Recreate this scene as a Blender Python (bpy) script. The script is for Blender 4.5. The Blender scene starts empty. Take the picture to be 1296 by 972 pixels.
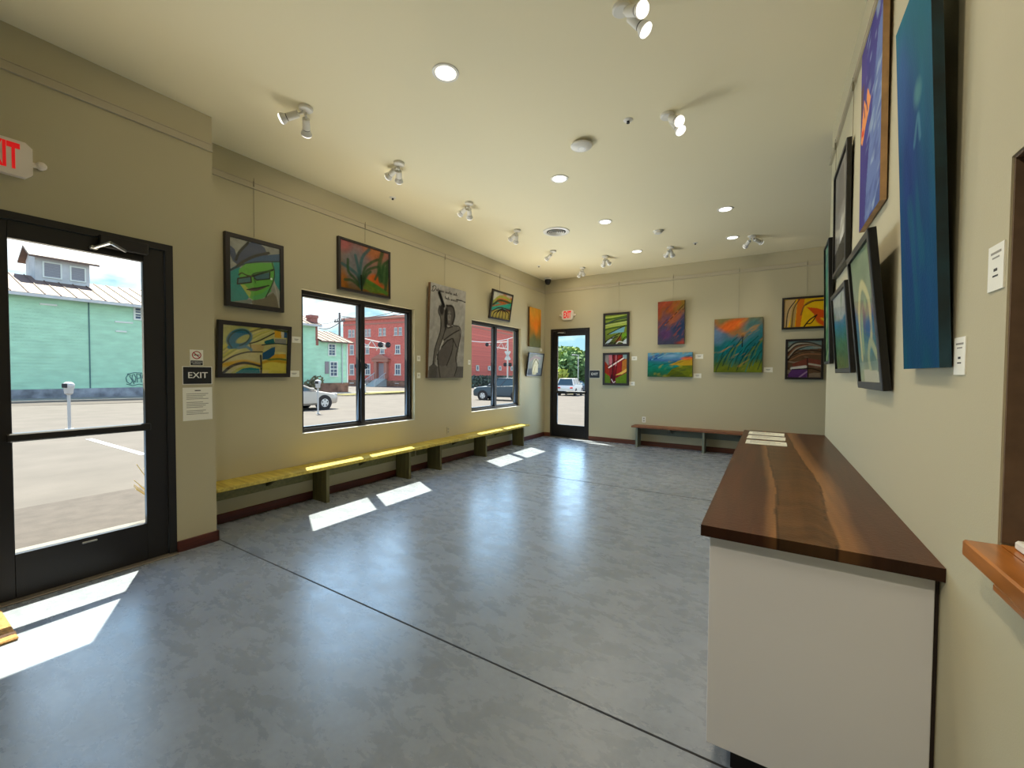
import bpy, math, random
import numpy as np
from mathutils import Vector, Matrix
random.seed(7)
rng = np.random.RandomState(11)
SC = bpy.context.scene
COL = SC.collection
PI = math.pi

# ------------------------------------------------------------------ camera
FPX, YAW, PITCH, ROLL, HC = 525.662, 0.5549, 0.0265, 0.0061, 1.5
def basis():
    cy, sy, cp, sp = math.cos(YAW), math.sin(YAW), math.cos(PITCH), math.sin(PITCH)
    f = Vector((-sy*cp, cy*cp, -sp)); r = Vector((cy, sy, 0)); u = r.cross(f)
    c, s = math.cos(ROLL), math.sin(ROLL)
    return c*r + s*u, -s*r + c*u, f
CR, CU, CF = basis()
CAMP = Vector((0, 0, HC))
def ray(px, py):
    return (px-648)/FPX*CR - (py-486)/FPX*CU + CF
def on(px, py, ax, val):                    # point of the photograph on the plane axis = val
    d = ray(px, py); t = (val-CAMP[ax])/d[ax]
    return CAMP + t*d
def depth(px, py, dd):
    return CAMP + dd*ray(px, py)

XL, XD, YF, XR, H = -4.574, -4.128, 8.841, 0.44, 3.685
YJ, YE = 1.72, 4.727                        # jog between entry wall and window wall; end of the partition wall

# ------------------------------------------------------------------ helpers
def lin(c):
    return tuple((x/255/12.92 if x/255 <= .04045 else ((x/255+.055)/1.055)**2.4) for x in c)
class MB:
    def __init__(s): s.v = []; s.f = []; s.m = []
    def add(s, vs, fs, mi=0):
        o = len(s.v); s.v += [tuple(v) for v in vs]
        for f in fs: s.f.append(tuple(o+i for i in f)); s.m.append(mi)
        return s
    def box(s, x0, y0, z0, x1, y1, z1, mi=0):
        x0, x1 = min(x0, x1), max(x0, x1); y0, y1 = min(y0, y1), max(y0, y1); z0, z1 = min(z0, z1), max(z0, z1)
        vs = [(x0,y0,z0),(x1,y0,z0),(x1,y1,z0),(x0,y1,z0),(x0,y0,z1),(x1,y0,z1),(x1,y1,z1),(x0,y1,z1)]
        return s.add(vs, [(0,3,2,1),(4,5,6,7),(0,1,5,4),(1,2,6,5),(2,3,7,6),(3,0,4,7)], mi)
    def bbox(s, x0, y0, z0, x1, y1, z1, b=.004, mi=0):     # box with all edges chamfered
        xs, ys, zs = sorted((x0,x1)), sorted((y0,y1)), sorted((z0,z1))
        lo = Vector((xs[0],ys[0],zs[0])); hi = Vector((xs[1],ys[1],zs[1])); b = min(b, min(hi-lo)*.45)
        idx = {}; vs = []
        for sx in (0,1):
            for sy in (0,1):
                for sz in (0,1):
                    c = Vector((hi.x if sx else lo.x, hi.y if sy else lo.y, hi.z if sz else lo.z))
                    d = Vector((-b if sx else b, -b if sy else b, -b if sz else b))
                    for a in range(3):
                        p = c.copy()
                        for k in range(3):
                            if k != a: p[k] += d[k]
                        idx[(sx,sy,sz,a)] = len(vs); vs.append(p)
        fs = []
        for a in range(3):
            o = [k for k in range(3) if k != a]
            for sgn in (0,1):
                q = []
                for (i, j) in ((0,0),(1,0),(1,1),(0,1)):
                    k = [0,0,0]; k[a] = sgn; k[o[0]] = i; k[o[1]] = j
                    q.append(idx[(k[0],k[1],k[2],a)])
                # the corner that lies ON face a has its offset along the other two axes -> stored under index a
                fs.append(q)
        for a in range(3):                                  # 12 edge faces
            o = [k for k in range(3) if k != a]
            for i in (0,1):
                for j in (0,1):
                    q = []
                    for (sg, w) in ((0,0),(1,0),(1,1),(0,1)):
                        k = [0,0,0]; k[a] = sg; k[o[0]] = i; k[o[1]] = j
                        q.append(idx[(k[0],k[1],k[2],o[w])])
                    fs.append(q)
        for sx in (0,1):
            for sy in (0,1):
                for sz in (0,1): fs.append([idx[(sx,sy,sz,a)] for a in range(3)])
        return s.add(vs, fs, mi)
    def tube(s, p0, p1, r0, r1=None, n=14, mi=0, cap=True):
        r1 = r0 if r1 is None else r1
        p0, p1 = Vector(p0), Vector(p1); d = (p1-p0).normalized()
        a = d.orthogonal().normalized(); b = d.cross(a)
        vs = []
        for p, r in ((p0,r0),(p1,r1)):
            for k in range(n):
                t = 2*PI*k/n; vs.append(p + r*(math.cos(t)*a + math.sin(t)*b))
        fs = [(k,(k+1)%n,n+(k+1)%n,n+k) for k in range(n)]
        if cap: fs += [tuple(range(n))[::-1], tuple(range(n,2*n))]
        return s.add(vs, fs, mi)
    def lathe(s, p0, d, prof, n=20, mi=0, cap=True):        # prof: (distance along d, radius)
        p0 = Vector(p0); d = Vector(d).normalized(); a = d.orthogonal().normalized(); b = d.cross(a)
        vs = []
        for (h, r) in prof:
            for k in range(n):
                t = 2*PI*k/n; vs.append(p0 + h*d + r*(math.cos(t)*a + math.sin(t)*b))
        fs = []
        for i in range(len(prof)-1):
            for k in range(n): fs.append((i*n+k, i*n+(k+1)%n, (i+1)*n+(k+1)%n, (i+1)*n+k))
        if cap: fs += [tuple(range(n))[::-1], tuple(range((len(prof)-1)*n, len(prof)*n))]
        return s.add(vs, fs, mi)
    def path(s, pts, r, n=8, mi=0):
        for i in range(len(pts)-1): s.tube(pts[i], pts[i+1], r, r, n, mi)
        return s
    def prism(s, poly, ax, a0, a1, mi=0):                   # polygon of 2-D points pushed along axis ax
        def P(u, w, a):
            return {0:(a,u,w), 1:(u,a,w), 2:(u,w,a)}[ax]
        n = len(poly); vs = [P(u,w,a0) for u,w in poly] + [P(u,w,a1) for u,w in poly]
        fs = [tuple(range(n))[::-1], tuple(range(n,2*n))] + [(k,(k+1)%n,n+(k+1)%n,n+k) for k in range(n)]
        return s.add(vs, fs, mi)
    def text(s, body, size, x, z, y=0., ext=.002, bold=.0, align='CENTER', mi=0, sx=1.):
        cu = bpy.data.curves.new('t', 'FONT'); cu.body = body; cu.size = size; cu.extrude = ext; cu.offset = bold
        cu.align_x = align; cu.align_y = 'CENTER'
        o = bpy.data.objects.new('t', cu); COL.objects.link(o)
        bpy.context.view_layer.update()
        me = bpy.data.meshes.new_from_object(o.evaluated_get(bpy.context.evaluated_depsgraph_get()))
        vs = [(x+v.co.x*sx, y-v.co.z, z+v.co.y) for v in me.vertices]
        fs = [tuple(p.vertices) for p in me.polygons]
        bpy.data.objects.remove(o); bpy.data.curves.remove(cu); bpy.data.meshes.remove(me)
        return s.add(vs, fs, mi)
    def build(s, name, mats, parent=None, smooth=False, loc=None, rotz=0):
        me = bpy.data.meshes.new(name); me.from_pydata(s.v, [], s.f)
        if not isinstance(mats, (list, tuple)): mats = [mats]
        for m in mats: me.materials.append(m)
        me.polygons.foreach_set('material_index', s.m)
        me.validate(); me.update()
        import bmesh
        bm = bmesh.new(); bm.from_mesh(me)
        bmesh.ops.recalc_face_normals(bm, faces=bm.faces); bm.to_mesh(me); bm.free()
        if smooth:
            for p in me.polygons: p.use_smooth = True
            try: me.set_sharp_from_angle(angle=math.radians(40))
            except Exception: pass
        o = bpy.data.objects.new(name, me); COL.objects.link(o)
        if parent is not None: o.parent = parent
        if loc is not None: o.location = loc
        o.rotation_euler.z = rotz
        return o
def tag(o, label, cat, group=None, kind=None):
    o['label'] = label; o['category'] = cat
    if group: o['group'] = group
    if kind: o['kind'] = kind
    return o
def thing(name, label, cat, loc=(0,0,0), rotz=0., tilt=0., group=None):
    o = bpy.data.objects.new(name, None); COL.objects.link(o)
    o.empty_display_size = .1; o.location = loc; o.rotation_euler = (tilt, 0, rotz)
    return tag(o, label, cat, group)
def struct(o, label, cat):
    return tag(o, label, cat, kind='structure')
# wall frames: x along the wall to the viewer's right, y into the wall, z up
RZ = {'L': PI/2, 'D': PI/2, 'F': 0., 'R': -PI/2}
def wp(pl, px, py, off=0.):
    if pl == 'L': p = on(px, py, 0, XL+off); return p.y, p.z
    if pl == 'D': p = on(px, py, 0, XD+off); return p.y, p.z
    if pl == 'F': p = on(px, py, 1, YF-off); return p.x, p.z
    p = on(px, py, 0, XR-off); return -p.y, p.z
def ww(pl, s, z, off=0.):
    return {'L': (XL+off, s, z), 'D': (XD+off, s, z), 'F': (s, YF-off, z), 'R': (XR-off, -s, z)}[pl]

# ------------------------------------------------------------------ materials
def mat(name, col, rough=.6, metal=0., noise=0., nscale=8., bump=0., bscale=60., spec=.5, coat=0., emit=None, es=0., stretch=None):
    m = bpy.data.materials.new(name); m.use_nodes = True
    nt = m.node_tree; N = nt.nodes; Lk = nt.links; b = N['Principled BSDF']
    c = lin(col)
    b.inputs['Base Color'].default_value = (*c, 1); b.inputs['Roughness'].default_value = rough
    b.inputs['Metallic'].default_value = metal; b.inputs['Specular IOR Level'].default_value = spec
    b.inputs['Coat Weight'].default_value = coat; b.inputs['Coat Roughness'].default_value = .15
    if emit is not None:
        b.inputs['Emission Color'].default_value = (*lin(emit), 1); b.inputs['Emission Strength'].default_value = es
    tc = N.new('ShaderNodeTexCoord'); mp = N.new('ShaderNodeMapping'); Lk.new(tc.outputs['Object'], mp.inputs[0])
    if stretch: mp.inputs['Scale'].default_value = stretch
    if noise > 0:
        t = N.new('ShaderNodeTexNoise'); t.inputs['Scale'].default_value = nscale; t.inputs['Detail'].default_value = 5
        Lk.new(mp.outputs[0], t.inputs['Vector'])
        r = N.new('ShaderNodeValToRGB'); e = r.color_ramp.elements
        e[0].position = .3; e[1].position = .7
        e[0].color = (*[x*(1-noise) for x in c], 1); e[1].color = (*[min(1, x*(1+noise)) for x in c], 1)
        Lk.new(t.outputs['Fac'], r.inputs[0]); Lk.new(r.outputs[0], b.inputs['Base Color'])
    if bump > 0:
        t = N.new('ShaderNodeTexNoise'); t.inputs['Scale'].default_value = bscale; t.inputs['Detail'].default_value = 3
        Lk.new(mp.outputs[0], t.inputs['Vector'])
        k = N.new('ShaderNodeBump'); k.inputs['Strength'].default_value = bump; k.inputs['Distance'].default_value = .01
        Lk.new(t.outputs['Fac'], k.inputs['Height']); Lk.new(k.outputs[0], b.inputs['Normal'])
    return m
def wood(name, dark, light, rough=.45, scale=3., axis=0, coat=0., ring=(1,1,1)):
    m = bpy.data.materials.new(name); m.use_nodes = True
    nt = m.node_tree; N = nt.nodes; Lk = nt.links; b = N['Principled BSDF']
    tc = N.new('ShaderNodeTexCoord'); mp = N.new('ShaderNodeMapping'); Lk.new(tc.outputs['Object'], mp.inputs[0])
    s = [14., 14., 14.]; s[axis] = 1.1; mp.inputs['Scale'].default_value = s
    t = N.new('ShaderNodeTexNoise'); t.inputs['Scale'].default_value = scale; t.inputs['Detail'].default_value = 6
    t.inputs['Distortion'].default_value = .6; Lk.new(mp.outputs[0], t.inputs['Vector'])
    r = N.new('ShaderNodeValToRGB'); e = r.color_ramp.elements
    e[0].position = .32; e[1].position = .68; e[0].color = (*lin(dark), 1); e[1].color = (*lin(light), 1)
    Lk.new(t.outputs['Fac'], r.inputs[0]); Lk.new(r.outputs[0], b.inputs['Base Color'])
    b.inputs['Roughness'].default_value = rough; b.inputs['Coat Weight'].default_value = coat; b.inputs['Coat Roughness'].default_value = .12
    k = N.new('ShaderNodeBump'); k.inputs['Strength'].default_value = .15; k.inputs['Distance'].default_value = .004
    Lk.new(t.outputs['Fac'], k.inputs['Height']); Lk.new(k.outputs[0], b.inputs['Normal'])
    return m
def glassmat(name, fac=.06, tint=(1,1,1), rough=.0):
    m = bpy.data.materials.new(name); m.use_nodes = True
    nt = m.node_tree; N = nt.nodes; Lk = nt.links
    for n in list(N): N.remove(n)
    o = N.new('ShaderNodeOutputMaterial'); mx = N.new('ShaderNodeMixShader'); tr = N.new('ShaderNodeBsdfTransparent'); gl = N.new('ShaderNodeBsdfGlossy')
    tr.inputs[0].default_value = (*tint, 1); gl.inputs['Roughness'].default_value = rough
    lw = N.new('ShaderNodeLayerWeight'); lw.inputs['Blend'].default_value = .5
    pw = N.new('ShaderNodeMath'); pw.operation = 'POWER'; pw.inputs[1].default_value = 5
    mu = N.new('ShaderNodeMath'); mu.operation = 'MULTIPLY_ADD'; mu.inputs[1].default_value = .1; mu.inputs[2].default_value = fac; mu.use_clamp = True
    Lk.new(lw.outputs['Facing'], pw.inputs[0]); Lk.new(pw.outputs[0], mu.inputs[0]); Lk.new(mu.outputs[0], mx.inputs[0])
    Lk.new(tr.outputs[0], mx.inputs[1]); Lk.new(gl.outputs[0], mx.inputs[2]); Lk.new(mx.outputs[0], o.inputs[0])
    return m
ART_GAIN = 1.0
def artmat():
    m = bpy.data.materials.new('painted_canvas'); m.use_nodes = True
    nt = m.node_tree; N = nt.nodes; Lk = nt.links; b = N['Principled BSDF']
    a = N.new('ShaderNodeAttribute'); a.attribute_name = 'Col'
    Lk.new(a.outputs['Color'], b.inputs['Base Color']); b.inputs['Roughness'].default_value = .75; b.inputs['Specular IOR Level'].default_value = .05
    tc = N.new('ShaderNodeTexCoord'); t = N.new('ShaderNodeTexNoise'); t.inputs['Scale'].default_value = 90
    Lk.new(tc.outputs['Object'], t.inputs['Vector'])
    k = N.new('ShaderNodeBump'); k.inputs['Strength'].default_value = .25; k.inputs['Distance'].default_value = .004
    Lk.new(t.outputs['Fac'], k.inputs['Height']); Lk.new(k.outputs[0], b.inputs['Normal'])
    return m
M = {}
M['wall'] = mat('wall_paint', (186,178,148), .75, bump=.06, bscale=220, spec=.25)
M['ceil'] = mat('ceiling_paint', (234,225,192), .8, bump=.05, bscale=200, spec=.2)
M['base'] = wood('baseboard_wood', (58,20,12), (92,36,20), .5, 2.5, 1)
M['basef'] = wood('baseboard_wood_far', (74,36,20), (118,62,34), .5, 2.5, 0)
M['rail'] = mat('rail_paint', (184,175,150), .6)
M['black'] = mat('bronze_aluminium', (26,22,20), .45, spec=.4)
M['frame'] = mat('dark_frame_wood', (30,22,18), .45, noise=.25, nscale=12)
M['frame_black'] = mat('black_frame_wood', (20,18,17), .4, noise=.2, nscale=12)
M['white'] = mat('white_paint', (232,230,224), .5)
M['fixture'] = mat('white_fixture', (225,222,212), .35)
M['steel'] = mat('brushed_metal', (190,190,186), .3, metal=.9)
M['wire'] = mat('hanger_wire', (150,142,120), .5)
M['paper'] = mat('card_paper', (238,236,222), .8)
M['ink'] = mat('print_ink', (60,58,54), .8)
M['inkl'] = mat('print_ink_light', (150,146,134), .8)
M['plaque'] = mat('sign_black', (14,15,18), .5)
M['red'] = mat('sign_red', (225,12,30), .5, emit=(255,10,25), es=.3)
M['signbody'] = mat('sign_plastic', (236,226,214), .4)
M['clear'] = glassmat('clear_plastic', .1, (.85,.86,.84))
M['glass'] = glassmat('window_glass', -.004, (.97,.985,.98), .06)
M['pglass'] = glassmat('picture_glass', .045, (1,1,1))
M['redprint'] = mat('red_print', (170,30,38), .7)
M['art'] = artmat()
M['cab'] = mat('cabinet_laminate', (226,226,228), .5, spec=.3)
M['cabedge'] = mat('cabinet_edge', (225,222,214), .5)
M['dark'] = mat('dark_recess', (22,18,17), .6)
M['filler'] = mat('dark_filler', (40,26,22), .5)
M['jamb'] = mat('brown_jamb', (108,86,64), .6, noise=.12, nscale=30)
M['ledge'] = wood('ledge_wood', (136,80,26), (184,114,50), .28, 2., 1, coat=.35)
M['bench_top'] = wood('bench_oak', (164,142,50), (210,190,84), .5, 2., 1)
M['bench_leg'] = wood('bench_leg_wood', (74,70,40), (100,95,56), .6, 2., 2)  # leg tone darkened to carry the shade on their faces
M['apron'] = wood('bench_apron_wood', (108,106,64), (134,128,80), .6, 2., 1)
M['bench2_top'] = wood('bench_red_oak', (98,58,36), (142,92,60), .5, 2., 0)
M['bench2_leg'] = mat('bench_grey_paint', (112,118,104), .6)
M['mat'] = mat('coir_mat', (196,150,92), .95, noise=.35, nscale=60, bump=.9, bscale=300)
M['matstripe'] = mat('coir_stripe', (70,48,32), .95, noise=.3, nscale=60)
def floor_mat():
    m = bpy.data.materials.new('polished_concrete'); m.use_nodes = True
    nt = m.node_tree; N = nt.nodes; Lk = nt.links; b = N['Principled BSDF']
    tc = N.new('ShaderNodeTexCoord')
    def noise(sc, det, dist=0., rot=0., st=(1,1,1)):
        mp = N.new('ShaderNodeMapping'); mp.inputs['Rotation'].default_value = (0,0,rot); mp.inputs['Scale'].default_value = st
        Lk.new(tc.outputs['Object'], mp.inputs[0])
        t = N.new('ShaderNodeTexNoise'); t.inputs['Scale'].default_value = sc; t.inputs['Detail'].default_value = det
        t.inputs['Distortion'].default_value = dist; Lk.new(mp.outputs[0], t.inputs['Vector']); return t
    t1 = noise(1.3, 12, .2); t2 = noise(4.5, 14, .3, .6, (1,1.8,1)); t3 = noise(22, 10, .3)
    for q_ in (t1, t2, t3): q_.inputs['Roughness'].default_value = .68
    mx = N.new('ShaderNodeMix'); mx.inputs[0].default_value = .45
    Lk.new(t1.outputs['Fac'], mx.inputs[2]); Lk.new(t2.outputs['Fac'], mx.inputs[3])
    mx2 = N.new('ShaderNodeMix'); mx2.inputs[0].default_value = .3
    Lk.new(mx.outputs[0], mx2.inputs[2]); Lk.new(t3.outputs['Fac'], mx2.inputs[3])
    r = N.new('ShaderNodeValToRGB'); e = r.color_ramp.elements
    e[0].position = .26; e[0].color = (*lin(FLOOR_LO), 1); e[1].position = .74; e[1].color = (*lin(FLOOR_HI), 1)
    Lk.new(mx2.outputs[0], r.inputs[0]); Lk.new(r.outputs[0], b.inputs['Base Color'])
    rr = N.new('ShaderNodeMapRange'); rr.inputs['From Min'].default_value = .3; rr.inputs['From Max'].default_value = .7
    rr.inputs['To Min'].default_value = .2; rr.inputs['To Max'].default_value = .36
    Lk.new(t2.outputs['Fac'], rr.inputs['Value']); Lk.new(rr.outputs[0], b.inputs['Roughness'])
    k = N.new('ShaderNodeBump'); k.inputs['Strength'].default_value = .06; k.inputs['Distance'].default_value = .01
    Lk.new(t2.outputs['Fac'], k.inputs['Height']); Lk.new(k.outputs[0], b.inputs['Normal'])
    b.inputs['Specular IOR Level'].default_value = .6
    return m
FLOOR_LO, FLOOR_HI = (104,111,120), (154,162,173)
M['floor'] = floor_mat()
M['joint'] = mat('saw_cut', (34,34,36), .8)
# ------------------------------------------------------------------ room shell
def wall_boxes(mb, pl, s0, s1, th, holes, zt=H):
    """slab of thickness th behind the wall plane, with rectangular holes (s0, s1, z0, z1)"""
    cuts = sorted(set([s0, s1] + [h[0] for h in holes] + [h[1] for h in holes]))
    for a, b in zip(cuts[:-1], cuts[1:]):
        hs = [h for h in holes if h[0] <= a+1e-6 and h[1] >= b-1e-6]
        spans = [(0, zt)] if not hs else [(0, hs[0][2]), (hs[0][3], zt)]
        for z0, z1 in spans:
            if z1-z0 < .001: continue
            p = ww(pl, a, z0, 0); q = ww(pl, b, z1, -th)
            mb.box(p[0], p[1], p[2], q[0], q[1], q[2])
W1 = (2.79, 4.575, .78, 2.45); W2 = (5.99, 7.735, .785, 2.46)
D1 = (.385, 1.43, 0, 2.51); D2 = (-4.41, -3.44, 0, 2.53)
OPEN = (-1.353, .6, 1.09, 1.978)              # service opening in the partition, s = -y
TH = .2
m = MB(); wall_boxes(m, 'L', YJ, YF+TH, TH, [W1, W2]); struct(m.build('wall_left', M['wall']), 'beige painted wall with two windows and paintings', 'wall')
m = MB(); wall_boxes(m, 'D', -3, YJ, TH, [D1]); m.box(XL-TH, YJ-.1, 0, XD-TH, YJ, H)
struct(m.build('wall_entry', M['wall']), 'beige wall around the near glass entrance door', 'wall')
m = MB(); wall_boxes(m, 'F', XL-TH, 6.2, TH, [D2]); struct(m.build('wall_far', M['wall']), 'beige far end wall with the far glass door', 'wall')
m = MB(); wall_boxes(m, 'R', -YE, 3, TH, [OPEN]); struct(m.build('wall_right', M['wall']), 'pale partition wall behind the wooden counter', 'wall')
m = MB(); m.box(XD-TH, -3.2, 0, 6.2, -3, H); struct(m.build('wall_back', M['wall']), 'beige wall behind the viewer', 'wall')
m = MB(); m.box(6, -3, 0, 6.2, YF, H); struct(m.build('wall_outer', M['wall']), 'beige wall of the side room', 'wall')
m = MB(); m.box(XL-TH-.05, -3.2, H, 6.2, YF+TH, H+.25); struct(m.build('ceiling', M['ceil']), 'flat beige painted ceiling', 'ceiling')
m = MB(); m.box(XL-TH, -3.2, -.2, 6.2, YF+TH, 0); struct(m.build('floor', M['floor']), 'polished grey concrete floor', 'floor')
m = MB(); m.box(XL+.016, 1.740, 0, 6, 1.750, .0012); struct(m.build('trim_1', M['joint']), 'saw cut joint across the near floor', 'floor joint')
m = MB(); m.box(XL+.016, 5.39, 0, 6, 5.404, .0012); struct(m.build('trim_2', M['joint']), 'saw cut joint across the far floor', 'floor joint')
# baseboards
bh, bt = .095, .015
m = MB(); m.bbox(XL, YJ, 0, XL+bt, YF, bh); struct(m.build('baseboard_left', M['base']), 'red brown baseboard under the windows', 'baseboard')
m = MB(); m.bbox(XD, 1.43, 0, XD+bt, YJ+bt, bh); m.bbox(XL+bt, YJ, 0, XD+bt, YJ+bt, bh); m.bbox(XD, -3, 0, XD+bt, .385, bh)
struct(m.build('baseboard_entry', M['base']), 'red brown baseboard beside the entrance door', 'baseboard')
m = MB(); m.bbox(XL+bt, YF-bt, 0, D2[0], YF, bh); m.bbox(D2[1], YF-bt, 0, -1.70, YF, bh); m.bbox(-1.698, YF-bt, 0, 6, YF, bh)
struct(m.build('baseboard_far', M['basef']), 'brown baseboard along the far wall', 'baseboard')
m = MB(); m.bbox(XR-bt, -3, 0, XR, 1.64, bh); m.bbox(XR+.02, YE, 0, XR+TH, YE+bt, bh); struct(m.build('baseboard_right', M['base']), 'brown baseboard along the partition', 'baseboard')
# picture rails
def rail(m, p, q):
    m.box(*p, *q)
z0, z1, rt = 3.385, 3.452, .014
def rail_at(name, pl, s0, s1, label):
    m = MB()
    a = ww(pl, s0, z0+.006, 0); b = ww(pl, s1, z1, rt*.6); m.box(*a, *b)
    a = ww(pl, s0, z0, 0); b = ww(pl, s1, z0+.012, rt+.006); m.box(*a, *b)
    a = ww(pl, s0, z1-.008, 0); b = ww(pl, s1, z1, rt); m.box(*a, *b)
    struct(m.build(name, M['rail']), label, 'picture rail')
rail_at('trim_3', 'L', YJ, YF-.016, 'painted picture rail above the windows')
rail_at('trim_4', 'D', -3, YJ, 'painted picture rail above the entrance door')
rail_at('trim_5', 'F', XL, 6, 'painted picture rail on the far wall')
rail_at('trim_6', 'R', -YE, 3, 'painted picture rail on the partition')

# ------------------------------------------------------------------ windows and doors
def window(name, label, hole):
    s0, s1, a, b = hole; w = s1-s0; h = b-a
    r = thing(name, label, 'window', ww('L', (s0+s1)/2, a, 0), RZ['L']); r['kind'] = 'structure'
    m = MB(); y0, y1, fw = .06, .16, .048; hw = w/2
    m.box(-hw, y0, 0, -hw+fw, y1, h); m.box(hw-fw, y0, 0, hw, y1, h)
    m.box(-hw+fw, y0, 0, hw-fw, y1, fw); m.box(-hw+fw, y0, h-fw, hw-fw, y1, h)
    m.box(-.03, y0, fw, .03, y1, h-fw)
    m.build('window_frame', M['black'], r)
    for sg in (-1, 1):
        m = MB(); x0, x1 = (-hw+fw, -.03) if sg < 0 else (.03, hw-fw); t = .022
        m.box(x0, y0+.03, fw, x0+t, y1-.02, h-fw); m.box(x1-t, y0+.03, fw, x1, y1-.02, h-fw)
        m.box(x0+t, y0+.03, fw, x1-t, y1-.02, fw+t); m.box(x0+t, y0+.03, h-fw-t, x1-t, y1-.02, h-fw)
        sh = m.build('sash', M['steelgrey'], r)
        MB().box(x0+t, .112, fw+t, x1-t, .118, h-fw-t).build('pane', M['glass'], sh)
    m = MB(); m.bbox(-hw, .0, 0, hw, y0, .006); m.build('sill', M['white'], r)
M['steelgrey'] = mat('grey_aluminium', (58,60,64), .4, metal=.3)
window('window_1', 'large black framed two pane window nearer the viewer, facing teal and brick houses', W1)
window('window_2', 'black framed two pane window farther along the wall, facing the dark suv', W2)

def door(name, label, pl, hole, g0, g1):
    s0, s1, a, b = hole; c = (s0+s1)/2; w = s1-s0
    r = thing(name, label, 'door', ww(pl, c, 0, 0), RZ[pl]); r['kind'] = 'structure'
    x0, x1 = -w/2, w/2; fw = .05
    m = MB(); m.box(x0, -.004, 0, x0+fw, .11, b); m.box(x1-fw, -.004, 0, x1, .11, b); m.box(x0+fw, -.004, b-fw, x1-fw, .11, b)
    m.build('door_frame', M['black'], r)
    l0, l1 = x0+fw+.004, x1-fw-.004; g0 -= c; g1 -= c; y0, y1 = .012, .056
    zb, zr0, zr1, zt = .30, 1.035, 1.09, b-.165; top = b-fw-.004
    m = MB(); m.bbox(l0, y0, .012, g0, y1, top); m.bbox(g1, y0, .012, l1, y1, top)
    m.box(g0, y0, .012, g1, y1, zb); m.box(g0, y0, zt, g1, y1, top)
    lf = m.build('door_leaf', M['black'], r)
    m = MB(); m.bbox(g0-.03, y0-.028, zr0, g1+.03, y1, zr1, .008); m.build('push_bar', M['black'], lf)
    for q0, q1 in ((zb, zr0), (zr1, zt)):
        MB().box(g0, .032, q0, g1, .038, q1).build('pane', M['glass'], lf)
    m = MB(); m.bbox(x0, -.05, 0, x1, .11, .011); m.build('threshold', M['thresh'], r)
    return r, lf, dict(l0=l0, l1=l1, g0=g0, g1=g1, zt=zt, top=top, x0=x0, x1=x1, b=b)
M['thresh'] = mat('threshold_bronze', (120,112,100), .5, metal=.4)
d1, lf1, k = door('door_1', 'near black framed glass entrance door showing the teal building', 'D', D1, .571, 1.243)
cl = MB(); z = k['b']-.075; x = k['g1']
cl.bbox(x-.255, -.05, z-.045, x+.02, -.004, z+.04, .006)
c1 = cl.build('door_closer', M['closer'] if 'closer' in M else M['black'], lf1)
m = MB(); m.path([(x-.12, -.052, z-.05), (x-.25, -.25, z-.055), (x-.28, -.04, z-.06)], .011, 8)
m.bbox(x-.30, -.05, z-.07, x-.26, .01, z-.05); m.build('closer_arm', M['steel'], c1)
m = MB(); m.bbox(-.03, .004, .262, .05, .0125, .276); m.build('maker_plate', M['steel'], lf1)
d2, lf2, k = door('door_2', 'far black framed glass door at the end wall, showing trees and parked cars', 'F', D2, -4.235, -3.555)
z = k['b']-.075; x = k['g0']
m = MB(); m.bbox(x-.03, -.045, z-.04, x+.2, -.004, z+.03, .006); c2 = m.build('door_closer', M['black'], lf2)
m = MB(); m.path([(x+.03, -.05, z-.02), (x+.1, -.12, z-.02), (x+.2, -.02, z-.02)], .008, 8); m.build('closer_arm', M['steel'], c2)

# lining and ledge of the service opening
m = MB(); oy0, oy1 = .6*-1, 1.353
m.box(XR+.004, oy1-.006, 1.131, XR+TH, oy1, 1.978); m.box(XR+.004, oy0, 1.131, XR+TH, oy0+.006, 1.978); m.box(XR+.004, oy0+.006, 1.972, XR+TH, oy1-.006, 1.978)
struct(m.build('trim_7', M['jamb']), 'dark brown lining of the service opening', 'opening trim')
r = thing('service_ledge', 'honey coloured wooden ledge of the service opening, jutting from the partition', 'ledge', (XR, 0, 1.092))
m = MB(); m.bbox(-.061, oy0+.002, 0, -.001, 1.3345, .038, .004); m.box(-.002, oy0+.002, .0, TH, 1.3345, .038)
m.build('ledge_board', M['ledge'], r)
m = MB(); m.bbox(-.058, oy0+.1, -.016, -.001, 1.19, 0, .003); m.build('support_strip', M['ledge'], r)
r = thing('tablet', 'pale grey flat device lying on the honey coloured wooden ledge', 'tablet', (.53, 1.2, 1.131), .0)
m = MB(); m.bbox(-.08, -.11, 0, .08, .11, .02, .004); m.build('case', M['tab'] if 'tab' in M else M['fixture'], r)
m = MB(); m.box(-.066, -.098, .02, .066, .098, .0206); m.build('screen', mat('screen_grey', (150,150,160), .2), r)

# ------------------------------------------------------------------ counter
def colour_attr(me, cols):
    a = me.color_attributes.new('Col', 'FLOAT_COLOR', 'POINT')
    c4 = np.ones((len(me.vertices), 4), np.float32); c4[:, :3] = cols
    a.data.foreach_set('color', c4.ravel())
def vnoise(u, v, seed):                       # smooth value noise on arrays
    r = np.random.RandomState(seed); T = r.rand(64, 64)
    iu = np.floor(u).astype(int); iv = np.floor(v).astype(int); fu = u-iu; fv = v-iv
    fu = fu*fu*(3-2*fu); fv = fv*fv*(3-2*fv)
    g = lambda a, b: T[a % 64, b % 64]
    return (g(iu,iv)*(1-fu)+g(iu+1,iv)*fu)*(1-fv) + (g(iu,iv+1)*(1-fu)+g(iu+1,iv+1)*fu)*fv
def nlin(c): return np.array(lin(c))
CX0, CX1, CY0, CY1, CZ = -.204, XR-.001, 1.651, YE, .948
b1 = [(715,280),(730,370),(760,490),(800,640),(795,760),(795,970)]
b2 = [(880,190),(940,300),(1000,400),(1100,540),(1150,620),(1180,760),(1240,970)]
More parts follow.
